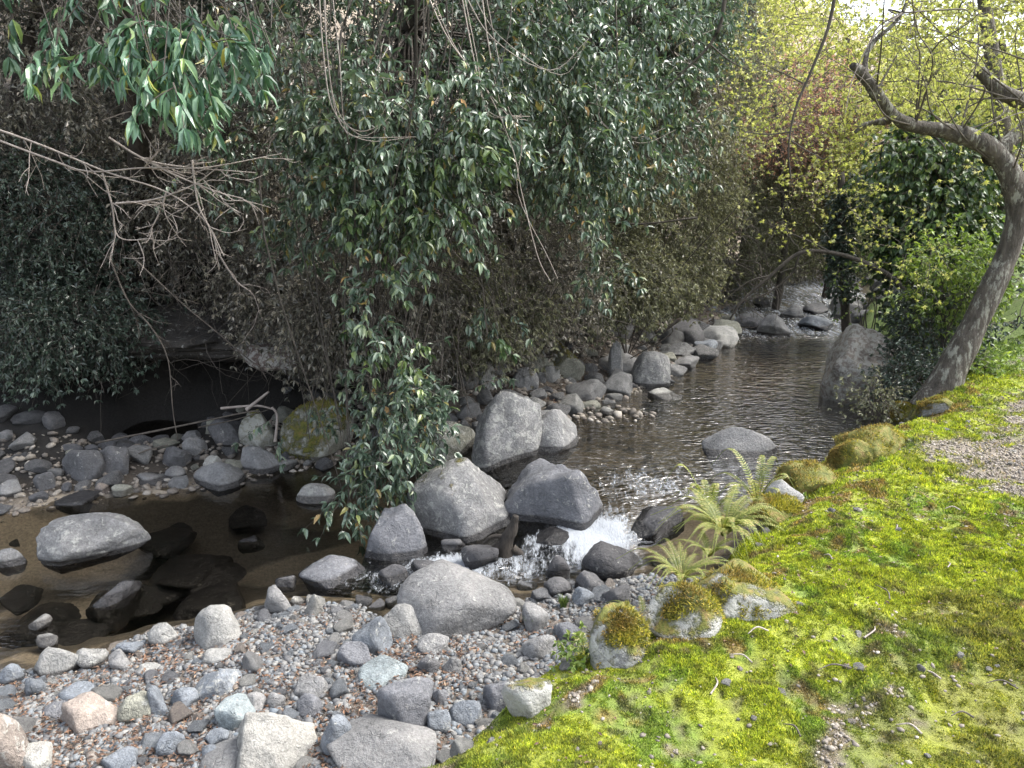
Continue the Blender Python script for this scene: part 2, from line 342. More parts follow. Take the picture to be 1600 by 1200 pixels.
def axis_lines(lo, a, b, hi, h, g=1.09):
    v = list(np.arange(a, b, h)); s = h
    while v[-1] < hi: s *= g; v.append(v[-1]+s)
    s = h; r = [a]
    while r[-1] > lo: s *= g; r.append(r[-1]-s)
    return np.array(r[:0:-1]+v)
gx = axis_lines(-60, -4.2, 4.6, 60, .032); gy = axis_lines(-8, 1.2, 9.5, 90, .032)
GX, GY = np.meshgrid(gx, gy); nx, ny = len(gx), len(gy)
gz, dR, dL, dS, GW = terrain(GX, GY, True)
def bank_colour(x, y):
    """the bank's own colours: bright moss, brown old moss, bare gravelly path"""
    n1 = fbm(x*1.1, y*1.1, 0, 41, 4); n2 = fbm(x*4, y*4, 0, 45, 4); n3 = fbm(x*.7, y*1.0, 0, 49, 3); n4 = fbm(x*11, y*11, 0, 53, 3); n5 = fbm(x*26, y*26, 0, 57, 2)
    bright = np.array([.28, .32, .035]); green = np.array([.12, .20, .035]); brown = np.array([.17, .15, .05]); rust = np.array([.25, .14, .065]); path = np.array([.25, .215, .175]); soil = np.array([.10, .085, .06])
    c = bright[None]*np.ones((len(x), 1))
    def over(k, q):
        nonlocal c
        c = c*(1-k[:, None])+q*k[:, None]
    perp = (x-.55)*.764-(y-2.75)*.645
    over(sm(-.05, .3, n2+n4*.5)*.75, green)
    over(sm(.0, .45, n1*.8+n4*.35+.60*sm(.2, 1.6, perp)*sm(3.7, 2.6, y)-.2)*.6, brown)
    over(sm(.26, .5, n2*.6+n4*.6-.3*n1+.20*sm(.3, 0, np.abs(perp-.12)))*.7, rust)
    over(sm(.22, .45, n5+n4*.4)*.6, soil)
    pe = sm(.0, .30, perp-.95+.55*sm(3.6, 4.8, y)+n1*.35+n4*.35)*sm(3.1, 3.9, y+n1*.6)*sm(8.3, 7.4, y)
    pe = np.maximum(pe, sm(.5, .66, n2*.8+n1*.5+n4*.5)*.7)
    over(pe, path); over(pe*sm(.1, .35, n4)*.5, soil)
    over(sm(6.5, 7.1, y)*sm(.1, .6, x-3.2)*(1-pe*.7), np.array([.13, .19, .05]))
    return c, pe
x_, y_ = GX.ravel(), GY.ravel()
bc, pe_ = bank_colour(x_, y_)
sand = np.array([.38, .325, .255]); dirt = np.array([.06, .05, .04]); barc = np.array([.15, .13, .11])
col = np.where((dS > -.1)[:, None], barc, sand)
darkbed = sm(.0, .22, fbm(x_*1.1+y_*.5, y_*2.6-x_*.9, 0, 61, 4)+.10-.35*sm(-1.9, -.8, x_))[:, None]*(dS < 0)[:, None]  # dark bed patches, drawn out into streaks to imitate reflections of the dark bank
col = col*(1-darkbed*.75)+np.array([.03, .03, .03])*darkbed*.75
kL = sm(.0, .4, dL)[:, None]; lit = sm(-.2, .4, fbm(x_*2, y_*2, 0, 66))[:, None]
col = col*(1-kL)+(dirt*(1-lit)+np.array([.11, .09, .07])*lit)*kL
hollow_shade = (sm(-.9, -1.8, x_)*sm(3.4, 2.6, dL)*sm(.1, .8, dL))[:, None]; col = col*(1-hollow_shade*.93)+np.array([.014, .013, .012])*hollow_shade*.93  # black shade of the hollow under the ledge, painted into the ground colour
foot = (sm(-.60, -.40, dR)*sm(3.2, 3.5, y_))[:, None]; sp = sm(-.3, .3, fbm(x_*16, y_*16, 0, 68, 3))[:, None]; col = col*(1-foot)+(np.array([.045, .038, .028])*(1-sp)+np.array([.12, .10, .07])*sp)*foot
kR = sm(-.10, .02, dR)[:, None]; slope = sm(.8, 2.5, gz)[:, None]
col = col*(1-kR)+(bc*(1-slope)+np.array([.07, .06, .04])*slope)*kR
fade = sm(14, 28, y_)[:, None]; col = col*(1-fade)+np.array([.30, .25, .19])*fade  # far ground colour paled with distance, in place of haze and brighter light
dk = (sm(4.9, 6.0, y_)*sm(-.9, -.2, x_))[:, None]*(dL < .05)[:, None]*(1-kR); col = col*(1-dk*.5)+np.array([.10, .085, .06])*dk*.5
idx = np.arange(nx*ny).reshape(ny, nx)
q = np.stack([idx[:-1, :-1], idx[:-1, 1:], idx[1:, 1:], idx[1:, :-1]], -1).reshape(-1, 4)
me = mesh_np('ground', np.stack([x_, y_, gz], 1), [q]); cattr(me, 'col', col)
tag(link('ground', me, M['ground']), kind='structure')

# water sheet
wx = axis_lines(-30, -4.2, 3.6, 22, .04, 1.12); wy = axis_lines(2, 2.4, 12.5, 18, .04, 1.08)
WX, WY = np.meshgrid(wx, wy); tz, tR, tL, tS, Wz = terrain(WX, WY, True)
WXf, WYf = WX.ravel(), WY.ravel()
cas = np.exp(-(((WXf-.62)/.23)**2+((WYf-4.92)/.27)**2))
cas2 = np.exp(-(((WXf+.30)/.95)**2+((WYf-4.66)/.27)**2))
up = np.exp(-(((WXf-1.0)/.45)**2+((WYf-5.55)/.40)**2))
rap = sm(11.3, 12.2, WYf)
ton = np.exp(-(((WXf-.30)/.22)**2+((WYf-4.98)/.10)**2))+np.exp(-(((WXf+.35)/.30)**2+((WYf-4.86)/.09)**2))
foam = np.clip(.55*ton+(.78+.3*fbm(WXf*9, WYf*9, 0, 79))*cas+.46*cas2+.34*up+.36*rap+.16*np.exp(-(((WXf-1.35)/.5)**2+((WYf-6.0)/.4)**2)), 0, 1)
ripple = np.clip(.06+.55*sm(-.6, .8, WXf)*sm(5, 5.6, WYf)+1.0*cas+.9*cas2+.8*up+1.0*rap, 0, 1.3)
ripple = ripple*(1-.25*sm(7.5, 11, WYf)*(1-rap))
wz2 = Wz+(.03*fbm(WXf*7, WYf*7, 0, 71)+.02*vn(WXf*18, WYf*18, 0, 75))*(cas+cas2*.8+up*.5)+.05*fbm(WXf*3, WYf*3, 0, 73)*rap
idx = np.arange(len(wx)*len(wy)).reshape(len(wy), len(wx))
q = np.stack([idx[:-1, :-1], idx[:-1, 1:], idx[1:, 1:], idx[1:, :-1]], -1).reshape(-1, 4)
wetq = ((tz-Wz)[q] < .06).any(1) & (tR[q] < .1).any(1)
q = q[wetq]; used = np.unique(q); remap = np.zeros(len(WXf), np.int32); remap[used] = np.arange(len(used))
me = mesh_np('stream_water', np.stack([WXf, WYf, wz2], 1)[used], [remap[q]]); fattr(me, 'foam', foam[used]); fattr(me, 'ripple', ripple[used])
tag(link('stream_water', me, M['water']), kind='structure')

# ------------------------------------------------------------------ stones
ICO = {}
def ico(n):
    if n not in ICO:
        bm = bmesh.new(); bmesh.ops.create_icosphere(bm, subdivisions=n, radius=1)
        ICO[n] = (np.array([v.co[:] for v in bm.verts]), np.array([[v.index for v in f.verts] for f in bm.faces])); bm.free()
    return ICO[n]
def rock_shape(seed, sub=5, cuts=9, soft=26, rough=.06, lo=.64, hi=1.0):
    r = np.random.default_rng(seed); n, f = ico(sub)
    m = unit(r.normal(size=(cuts, 3))); h = r.uniform(lo, hi, cuts)
    dd = np.clip(n@m.T, 1e-3, None)/h
    rad = 1/((dd**soft).sum(1)**(1/soft)); rad = np.minimum(rad, 1.25)
    o = r.uniform(0, 50, 3); v = n*rad[:, None]
    s = (fbm(v[:, 0]*1.6+o[0], v[:, 1]*1.6+o[1], v[:, 2]*1.6+o[2], seed, 5))
    s2 = fbm(v[:, 0]*6+o[0], v[:, 1]*6+o[1], v[:, 2]*6+o[2], seed+5, 3)
    v = v*(1+rough*2.2*s+rough*.5*s2)[:, None]
    v = v-(v.max(0)+v.min(0))/2; return v/np.abs(v).max(0), f
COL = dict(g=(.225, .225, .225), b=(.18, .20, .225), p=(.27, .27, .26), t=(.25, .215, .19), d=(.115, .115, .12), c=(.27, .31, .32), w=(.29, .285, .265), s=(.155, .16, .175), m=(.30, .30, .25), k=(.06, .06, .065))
def colour(code, j=.12):
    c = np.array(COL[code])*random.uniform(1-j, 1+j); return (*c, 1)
def put_rock(name, x0, x1, yt, yb, code, label=None, cat='rock', seed=None, group=None, mossy=0, lichen=0, cuts=9, soft=18, rough=.06, depth=.9, sink=.85, tilt=None, lo=.68, sub=None, base=None, lower=0):
    """a stone whose foot is seen where it meets land or water"""
    b = hit((x0+x1)/2, yb) if base is None else np.array(base)
    dist = to_px(b)[2]
    w = (x1-x0)/F*dist; dp = w*depth/2
    yc = b[1]+dp*.8; dist2 = dist*(yc/b[1]); w = (x1-x0)/F*dist2
    c = D((x0+x1)/2, yb, yc); top = D((x0+x1)/2, yt, yc)[2]
    zb = b[2]; hgt = max(top-zb, .25*w); half = hgt*(1+sink)/2; zc = top-half-lower
    seed = seed if seed is not None else random.randrange(10**6)
    v, f = rock_shape(seed, sub or (5 if w > .3 else 4 if w > .1 else 3), cuts, soft, rough, lo)
    v = v*np.array([w/2, max(dp, w*.3), half])
    if tilt:
        a = math.radians(tilt); v = np.stack([v[:, 0]*math.cos(a)-v[:, 2]*math.sin(a), v[:, 1], v[:, 0]*math.sin(a)+v[:, 2]*math.cos(a)], 1)
        v[:, 0] *= (w/2)/np.abs(v[:, 0]).max(); v[:, 2] += half-v[:, 2].max()
    v[:, 0] -= (v[:, 0].max()+v[:, 0].min())/2
    me = mesh_np(name, v, [f])
    wv = v+np.array([c[0], yc, zc]); W = water_z(wv[:, 0], wv[:, 1])
    z0, a1, a2, a3, _ = terrain([c[0]], [yc], True)
    inwater = z0[0] < W.mean()+.03
    wet = sm(.10, .0, wv[:, 2]-W) if inwater else np.zeros(len(v))
    fattr(me, 'wet', wet)
    o = link(name, me, M['rock'], loc=(c[0], yc, zc)); o.color = colour(code)
    o['mossy'] = float(mossy); o['lichen'] = float(lichen)
    tag(o, label, cat, group); return o
PLACED = []
def R(x0, x1, yt, yb, code, label, name='stone', **k):
    PLACED.append((x0, x1, yt, yb)); return put_rock(name, x0, x1, yt, yb, code, label, **k)

# boulders in and beside the stream
o = R(632, 813, 718, 843, 'g', 'large pale grey boulder with a brown moss spot on top, beside the cascade', 'boulder', seed=11, sink=1.3, mossy=.20, lichen=.25, cuts=12, soft=26, tilt=-8)
R(787, 940, 722, 824, 's', 'dark slate boulder right of the large pale boulder, white water at its foot', 'boulder', seed=23, cuts=10, soft=26, lichen=.1, depth=1.0, sink=1.5)
R(733, 850, 608, 726, 'g', 'tall pointed boulder leaning behind the large pale boulder, its right face dark', 'boulder', seed=33, sink=.8, cuts=9, soft=22, lichen=.4, lo=.7, tilt=-18)
R(655, 755, 664, 728, 'm', 'rounded buff boulder under the hanging leaves, left of the pointed boulder', 'boulder', seed=37, lichen=.35)
R(785, 905, 638, 706, 'g', 'low rough grey boulder at the edge of the upper pool, right of the pointed boulder', 'boulder', seed=41, lichen=.2, cuts=14, depth=.8)
R(560, 672, 794, 880, 's', 'dark wet boulder with water running down its front, left of the cascade', 'boulder', seed=43, sink=1.3, cuts=9, soft=26)
R(622, 808, 890, 995, 'g', 'big smooth grey boulder half in the gravel below the cascade', 'boulder', seed=53, cuts=12, soft=9, rough=.04, tilt=8, sink=.5, lo=.76)
R(440, 556, 622, 718, 'm', 'mossy grey boulder under the tip of the leaf curtain at the far shore', 'boulder', seed=59, mossy=.45, lichen=.3)
R(1094, 1224, 668, 716, 'g', 'smooth rounded rock lying alone in the middle of the upper pool', 'boulder', seed=61, sink=1.3, cuts=9, soft=8, rough=.03, depth=.6)
R(76, 228, 808, 886, 'g', 'broad grey rock standing alone in the dark lower pool', 'boulder', seed=67, sink=.5, cuts=10, lichen=.25, depth=.7)
R(1274, 1438, 508, 627, 't', 'huge pinkish grey boulder at the right edge of the upper pool beneath the shrubs', 'boulder', seed=74, cuts=11, soft=26, lichen=.55, tilt=14, depth=.8, rough=.09)
R(0, 42, 856, 888, 'g', 'small flat rock at the left edge of the lower pool'); R(465, 528, 757, 787, 'p', 'whitish rock alone in the water at the tip of the leaf curtain', lichen=.3)
R(466, 572, 876, 916, 's', 'flat wet slab where the cascade enters the lower pool', cuts=8); R(430, 463, 898, 918, 'd', 'small dark wet stone left of the flat wet slab')
R(410, 465, 912, 960, 'g', 'angular grey stone at the end of the gravel shore', cuts=8, soft=26); R(453, 479, 931, 949, 'w', 'little white stone leaning on the angular grey stone'); R(477, 509, 926, 964, 'w', 'upright whitish stone beside the wet channel')
R(50, 82, 963, 985, 'p', 'pale pointed stone standing in the lower pool near the shore'); R(62, 94, 990, 1012, 'p', 'pale jagged stone just below the pale pointed stone')
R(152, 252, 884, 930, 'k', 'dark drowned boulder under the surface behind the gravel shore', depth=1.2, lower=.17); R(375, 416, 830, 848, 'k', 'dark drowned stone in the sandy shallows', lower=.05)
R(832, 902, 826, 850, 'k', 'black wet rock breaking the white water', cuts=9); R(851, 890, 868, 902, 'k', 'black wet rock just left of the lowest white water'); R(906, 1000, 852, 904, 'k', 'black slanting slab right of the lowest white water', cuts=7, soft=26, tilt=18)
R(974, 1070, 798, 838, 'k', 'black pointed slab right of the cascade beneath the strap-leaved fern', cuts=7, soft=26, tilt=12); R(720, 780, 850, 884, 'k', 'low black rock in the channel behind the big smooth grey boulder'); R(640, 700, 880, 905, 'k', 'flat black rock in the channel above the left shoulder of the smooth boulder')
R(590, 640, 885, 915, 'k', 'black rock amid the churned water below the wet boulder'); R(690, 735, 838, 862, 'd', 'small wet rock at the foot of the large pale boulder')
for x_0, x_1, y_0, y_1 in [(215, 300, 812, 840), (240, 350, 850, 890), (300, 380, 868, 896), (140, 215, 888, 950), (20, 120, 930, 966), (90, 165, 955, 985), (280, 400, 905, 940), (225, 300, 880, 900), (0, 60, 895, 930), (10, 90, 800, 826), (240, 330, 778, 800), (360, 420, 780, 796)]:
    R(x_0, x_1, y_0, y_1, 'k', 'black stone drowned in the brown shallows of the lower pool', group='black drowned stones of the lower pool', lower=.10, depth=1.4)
# stones of the gravel bar
R(304, 386, 947, 1012, 'p', 'pale grey wedge-shaped stone on the shoreline', cuts=8, soft=26, tilt=14); R(236, 283, 975, 1011, 'p', 'rounded beige stone on the shoreline left of the wedge-shaped stone')
R(187, 226, 1000, 1026, 'b', 'flat bluish stone on the shoreline left of the beige stone'); R(170, 208, 1019, 1048, 'g', 'dull grey stone in front of the flat bluish shoreline stone')
R(118, 170, 1012, 1048, 'p', 'pale slanting slab on the shoreline', tilt=20, cuts=8, soft=26); R(60, 136, 1009, 1060, 'p', 'long pale brownish slab on the shoreline', cuts=8, soft=26, tilt=16)
R(0, 38, 1036, 1074, 'b', 'bluish slab cut by the left edge on the shoreline'); R(38, 73, 1060, 1090, 'b', 'blue-grey block near the left edge'); R(95, 150, 1071, 1098, 'b', 'flat blue stone above the orange-brown stone')
R(305, 380, 1044, 1088, 'b', 'angular blue-white stone in the middle of the bar', cuts=8, soft=26, lichen=.3); R(318, 362, 1018, 1038, 'p', 'flat pale stone above the angular blue-white stone'); R(208, 256, 1040, 1058, 'p', 'thin pale slab lying in the litter', cuts=8)
R(188, 243, 1086, 1130, 'm', 'rounded greenish grey stone right of the orange-brown stone'); R(98, 190, 1088, 1148, 't', 'large orange-brown angular stone', cuts=8, soft=26); R(229, 269, 1071, 1121, 'b', 'narrow blue stone right of the greenish grey stone')
R(265, 312, 1078, 1110, 'b', 'wedge of blue stone touching the narrow blue stone', cuts=7, soft=26); R(341, 407, 1095, 1139, 'c', 'bright pale cyan stone above the cracked white boulder', rough=.03); R(378, 417, 1083, 1116, 'g', 'round grey stone behind the bright pale cyan stone')
R(417, 448, 1083, 1108, 'g', 'grey stone right of the round grey one'); R(462, 514, 1058, 1092, 'g', 'grey slab with a flat top above a dark blue stone'); R(464, 504, 1086, 1122, 's', 'dark blue stone touching the flat-topped grey slab')
R(358, 497, 1116, 1215, 'w', 'big cracked whitish boulder at the bottom edge', 'boulder', seed=83, cuts=10, soft=26, rough=.07); R(318, 408, 1170, 1210, 'g', 'grey stone half hidden before the cracked whitish boulder')
R(503, 557, 1116, 1178, 'b', 'smooth slate-blue oval stone', rough=.02, soft=6); R(247, 289, 1144, 1184, 'b', 'blue-grey angular stone in the brown litter', cuts=8); R(-30, 58, 1104, 1215, 't', 'big brownish rock at the lower left corner', 'boulder', seed=89, lichen=.3)
R(26, 86, 1166, 1208, 'w', 'white speckled rock at the bottom edge near the left corner', lichen=.4); R(158, 222, 1175, 1210, 'b', 'blue-grey flat rock at the bottom edge in the litter'); R(69, 106, 1100, 1123, 's', 'little dark stone above the brown corner rock')
R(322, 359, 1143, 1168, 'b', 'small bluish stone left of the cracked whitish boulder'); R(314, 345, 1165, 1189, 'b', 'small bluish purple stone below the other one left of the cracked boulder')
R(597, 678, 949, 997, 'p', 'pale sloping stone against the left foot of the big smooth grey boulder', tilt=-14); R(550, 613, 969, 1024, 'b', 'blue-grey block left of the pale sloping stone', cuts=9, soft=26); R(528, 585, 1005, 1043, 's', 'dark rounded stone tucked below the blue-grey block')
R(652, 702, 992, 1027, 'g', 'mottled grey stone in front of the big smooth grey boulder', lichen=.3); R(815, 857, 944, 988, 'g', 'upright egg-shaped stone right of the big smooth grey boulder', rough=.02, soft=6); R(815, 869, 989, 1029, 'g', 'rounded grey stone below the upright egg-shaped one')
R(865, 908, 975, 1004, 's', 'flat dark stone right of the egg-shaped stone'); R(560, 638, 1037, 1077, 'c', 'flat pale blue stone with a smooth back', rough=.02); R(592, 678, 1064, 1146, 's', 'large dark slate block in the front of the bar', 'boulder', cuts=9, soft=26, rough=.03)
R(674, 704, 1073, 1104, 's', 'small dark cube-like stone right of the large slate block'); R(662, 706, 1108, 1148, 'b', 'rounded blue stone right of the large slate block'); R(702, 755, 1096, 1136, 'b', 'pale blue-grey stone right of the rounded blue stone')
R(753, 815, 1064, 1112, 's', 'dark grey stone against the foot of the moss bank', cuts=9); R(510, 686, 1146, 1225, 'g', 'broad dark grey boulder at the bottom edge before the moss', 'boulder', seed=97, rough=.03); R(576, 602, 1123, 1153, 'b', 'small blue stone above the broad dark boulder')
R(690, 723, 1028, 1056, 'g', 'small grey stone right of the flat pale blue stone'); R(652, 688, 1028, 1056, 'd', 'small dull stone between the mottled and the slate stones'); R(849, 895, 904, 933, 'd', 'dark rounded stone at the right end of the channel')
R(897, 946, 896, 929, 'd', 'dark stone with a dry top below the slanting black slab'); R(893, 930, 919, 949, 'b', 'light bluish stone in front of the two dark channel stones'); R(940, 985, 915, 950, 'd', 'grey stone beneath the fern at the bank foot')
# stones at the edge of the moss bank
R(783, 862, 1060, 1124, 'w', 'white crusted rock poking out of the moss edge', 'rock', lichen=.8, mossy=.3, cuts=9, seed=3)
R(1000, 1126, 922, 1006, 'w', 'white lichen-crusted rock with a cushion of moss on its right', 'rock', lichen=.8, mossy=.40, cuts=9, soft=26, seed=5, sink=.8)
R(1064, 1226, 893, 966, 'p', 'broad low lichened rock sunk in the moss behind the cushion rock', 'rock', lichen=.7, mossy=.42, seed=8, sink=1.2)
R(920, 1012, 955, 1046, 'g', 'tall lichened rock at the moss edge with its left face bare', 'rock', lichen=.6, mossy=.47, cuts=8, soft=26, seed=9, sink=.8)
R(1308, 1422, 662, 716, 't', 'flat slab with an orange-brown moss top beside the pool', 'rock', mossy=.75, cuts=8, soft=26, seed=13, sink=.8, depth=1.1); R(1285, 1370, 682, 728, 'm', 'round hummock of a rock wrapped in yellow moss beside the pool', 'rock', mossy=.85, seed=15, sink=.8)
R(1435, 1500, 618, 648, 'g', 'mossy rock under the foot of the leaning maple', 'rock', mossy=.55, sink=.8); R(1190, 1252, 750, 798, 'g', 'grey angular block above the low mossy rock by the ferns', 'rock', cuts=8, soft=26, lichen=.3, seed=17); R(1168, 1252, 779, 822, 'w', 'low rock half grey and half orange moss by the ferns', 'rock', mossy=.6, lichen=.5, seed=19, sink=.8)
R(1385, 1440, 628, 656, 'm', 'yellow moss hump at the corner of the bank', 'rock', mossy=.9, sink=.8); R(1215, 1320, 722, 775, 't', 'wide brown moss hump at the bank edge', 'rock', mossy=.85, sink=1.2, seed=27)
# the far shore of the lower pool
R(378, 436, 639, 704, 'm', 'spotted mossy rock below the broken sticks', 'rock', mossy=.35, lichen=.6); R(373, 445, 697, 739, 'g', 'grey rock below the spotted mossy rock', 'rock'); R(429, 466, 717, 735, 'p', 'small pale stone at the water below the mossy boulder')
R(352, 396, 714, 742, 'm', 'olive grey stone at the far waterline'); R(304, 380, 724, 766, 'g', 'wide flat grey stone reaching into the lower pool'); R(319, 349, 712, 750, 'w', 'pinkish white stone on the wide flat grey one', lichen=.3)
R(211, 273, 738, 759, 'g', 'flat oval stone at the far waterline'); R(259, 294, 728, 752, 'g', 'round stone right of the flat oval one'); R(150, 176, 754, 774, 't', 'small beige stone at the far waterline'); R(171, 212, 757, 777, 'm', 'olive stone touching the small beige one')
R(98, 174, 700, 753, 'd', 'large dark stone in the far heap', 'rock'); R(150, 208, 697, 742, 'd', 'dark slab leaning on the large dark stone', 'rock', cuts=8); R(54, 88, 737, 767, 'd', 'dark round stone left in the far heap'); R(0, 36, 752, 778, 'g', 'grey stone at the left edge of the far heap')
R(88, 152, 772, 790, 'd', 'long wet stone at the far waterline'); R(287, 325, 683, 712, 'g', 'round stone on the back of the far heap'); R(250, 300, 694, 732, 'd', 'dark block in the middle of the far heap'); R(325, 388, 655, 694, 'd', 'dark rock against the ledge', 'rock')
# bank of the upper pool and the rapids
R(985, 1045, 547, 606, 'g', 'big grey rock on the left bank of the upper pool', 'rock', lichen=.3); R(1040, 1086, 536, 560, 'g', 'flat grey rock at the far left waterline of the upper pool', 'rock'); R(1083, 1120, 530, 550, 'b', 'flat bluish rock at the end of the left bank', 'rock')
R(1012, 1066, 608, 625, 'w', 'white flat stone awash in the upper pool', lichen=.5); R(936, 963, 634, 650, 'w', 'white round stone by the gravel spit'); R(842, 914, 535, 590, 'm', 'moss-green rock on the far bank above the spit', 'rock', mossy=.4)
R(948, 976, 532, 590, 'g', 'upright grey rock left of the big bank rock', 'rock'); R(745, 775, 563, 608, 'p', 'pale rock under the undergrowth behind the pointed boulder', 'rock', lichen=.5); R(798, 842, 572, 608, 'g', 'blunt grey rock behind the low rough boulder', 'rock'); R(846, 875, 570, 598, 'p', 'small pale rock below the moss-green rock', 'rock')
R(1182, 1234, 490, 526, 'g', 'large round grey rock at the foot of the rapids', 'rock'); R(1144, 1188, 493, 516, 'd', 'dark low rock left of the round rapids rock', 'rock'); R(1108, 1158, 499, 526, 'm', 'olive rock at the left foot of the rapids', 'rock'); R(1218, 1255, 475, 499, 'g', 'grey rock in the middle of the rapids', 'rock')
R(1253, 1295, 473, 491, 'd', 'dark long rock upstream in the rapids', 'rock'); R(1247, 1301, 491, 514, 'b', 'flat bluish rock at the right foot of the rapids', 'rock'); R(1175, 1202, 463, 481, 'd', 'small dark rock at the top left of the rapids', 'rock'); R(1300, 1345, 470, 500, 'g', 'grey rock at the right bank of the rapids', 'rock')

# smaller stones, each one its own object, from shared shapes
SHAPES = []
for s in range(14):
    v, f = rock_shape(500+s, 4, 9, 16, .06); me_ = mesh_np('cobble', v, [f]); fattr(me_, 'wet', np.zeros(len(v))); me_.materials.append(M['rock']); SHAPES.append(me_)
NAMES = dict(g='grey', b='blue-grey', p='pale', t='brown', s='dark', w='whitish', d='blackish', m='olive grey')
GRID = {}
def free(x, y, r):
    k = (int(x//.3), int(y//.3))
    for a in (-1, 0, 1):
        for b in (-1, 0, 1):
            for (X, Y, Q) in GRID.get((k[0]+a, k[1]+b), ()):
                if (X-x)**2+(Y-y)**2 < (.82*(Q+r))**2: return False
    GRID.setdefault(k, []).append((x, y, r)); return True
for o in list(C.objects):
    if o.type == 'MESH' and 'category' in o and o.name.split('.')[0] in ('boulder', 'stone', 'rock'):
        d = o.dimensions; GRID.setdefault((int(o.location.x//.3), int(o.location.y//.3)), []).append((o.location.x, o.location.y, max(d.x, d.y)*.42))
def cobbles(n, ok, rmin, rmax, codes, where, name='cobble', ylo=0, seedn=0, tries=60000, box=(-4, 1.5, 1.8, 5)):
    r_ = np.random.default_rng(900+seedn); P = np.stack([r_.uniform(box[0], box[1], tries), r_.uniform(box[2], box[3], tries)], 1)
    z, a, b, c, W = terrain(P[:, 0], P[:, 1], True); good = ok(P[:, 0], P[:, 1], z, a, b, c, W)
    hx, hy, dep = to_px(np.stack([P[:, 0], P[:, 1], np.maximum(z, W)], 1)); good &= (hx > -10) & (hx < 1610) & (hy > 0) & (hy < 1215) & (dep > 0)
    cnt = 0
    for i in np.nonzero(good)[0]:
        if cnt >= n: break
        r = rmin+(rmax-rmin)*r_.random()**2.2
        if not free(P[i, 0], P[i, 1], r): continue
        code = codes[r_.integers(len(codes))]
        o = bpy.data.objects.new(name, SHAPES[r_.integers(len(SHAPES))]); C.objects.link(o)
        h = r*r_.uniform(.5, .85); o.location = (P[i, 0], P[i, 1], z[i]+h*.25); o.scale = (r*r_.uniform(.85, 1.25), r*r_.uniform(.75, 1.0), h)
        o.rotation_euler = (r_.uniform(-.25, .25), r_.uniform(-.25, .25), r_.uniform(0, 6.28)); o.color = colour(code, .25)
        o['mossy'] = 0.0; o['lichen'] = float(r_.uniform(-.1, .3))
        tag(o, 'small %s %s %s' % (NAMES[code], name, where), name, '%s %ss %s' % (NAMES[code], name, where)); cnt += 1
cobbles(290, lambda x, y, z, a, b, c, W: (c > .0) & (a < -.12), .020, .078, 'gggbbbpsstb', 'lying loose in the gravel bar', seedn=1)
cobbles(95, lambda x, y, z, a, b, c, W: (b > -.1) & (b < 1.5) & (x < -.9), .05, .17, 'dddsdmgd', 'in the heap on the far shore of the lower pool', 'stone', seedn=2, box=(-6, -.9, 5.4, 8.6))
cobbles(130, lambda x, y, z, a, b, c, W: (b > -.25) & (b < 1.7) & (x > -.9), .08, .42, 'ggmpdgg', 'along the bank of the upper pool', 'stone', seedn=3, box=(-.9, 4, 6.8, 12.2))
cobbles(80, lambda x, y, z, a, b, c, W: (a < .3) & (b < .6), .08, .42, 'gdgbgm', 'amid the white water of the far rapids', 'rock', seedn=4, box=(2, 9, 11.6, 19))
cobbles(26, lambda x, y, z, a, b, c, W: (a < -.1) & (c > -.35) & (c < .12) & (x > -1.1), .03, .075, 'ddsd', 'wet in the channel below the cascade', 'stone', seedn=5, box=(-1.1, 1.2, 4.1, 4.9))
cobbles(24, lambda x, y, z, a, b, c, W: (a < -.1) & (b < 0), .02, .06, 'gdp', 'on the little gravel spit of the upper pool', 'pebble', seedn=6, box=(.45, 1.35, 7.0, 8.0))
cobbles(70, lambda x, y, z, a, b, c, W: (a > .12), .008, .024, 'pwgwt', 'scattered on the moss', 'pebble', seedn=7, box=(-.2, 5, 1.7, 6.5))
cobbles(34, lambda x, y, z, a, b, c, W: (a > -.06) & (a < .14), .02, .055, 'pwgm', 'along the edge of the moss', 'pebble', seedn=8, box=(-.4, 3.2, 1.7, 6))

# gravel: too many to count
def pebbles(name, P, z, r, mat, flat=.6, sub=1):
    n, f = ico(sub); N = len(P); K = len(n)
    s = np.stack([rng.uniform(.7, 1.3, N), rng.uniform(.6, 1.1, N), rng.uniform(flat*.7, flat*1.2, N)], 1)*r[:, None]
    jit = 1+rng.uniform(-.22, .22, (N, K, 1)); v = n[None]*jit*s[:, None, :]
    a = rng.uniform(0, 6.28, N); ca, sa = np.cos(a)[:, None], np.sin(a)[:, None]; tl = rng.normal(0, .25, (N, 1))
    X = v[..., 0]*ca-v[..., 1]*sa; Y = v[..., 0]*sa+v[..., 1]*ca; Z = v[..., 2]+v[..., 0]*tl
    V = np.stack([X+P[:, 0, None], Y+P[:, 1, None], Z+z[:, None]+(r*flat*.3)[:, None]], -1)
    F_ = f[None]+(np.arange(N)*K)[:, None, None]
    return mesh_np(name, V.reshape(-1, 3), [F_.reshape(-1, 3)])
def sample(n, box, ok, near=0):
    P = np.stack([rng.uniform(box[0], box[1], n), rng.uniform(box[2], box[3], n)], 1)
    z, a, b, c, W = terrain(P[:, 0], P[:, 1], True)
    hx, hy, dep = to_px(np.stack([P[:, 0], P[:, 1], z], 1))
    g = ok(P[:, 0], P[:, 1], z, a, b, c, W) & (hx > -60) & (hx < 1660) & (hy < 1260) & (dep > .3)
    if near: g &= rng.random(n) < np.clip((near/dep)**2, 0, 1)
    return P[g], z[g]
P1, z1 = sample(60000, (-4, 1.6, 1.8, 5), lambda x, y, z, a, b, c, W: (c > -.03) & (a < -.05))
me = pebbles('gravel', P1, z1, .005+.020*rng.random(len(P1))**1.6, M['gravel'])
tag(link('gravel', me, M['gravel']), 'mixed grey and buff gravel filling the bar between the cobbles', 'gravel', kind='stuff')
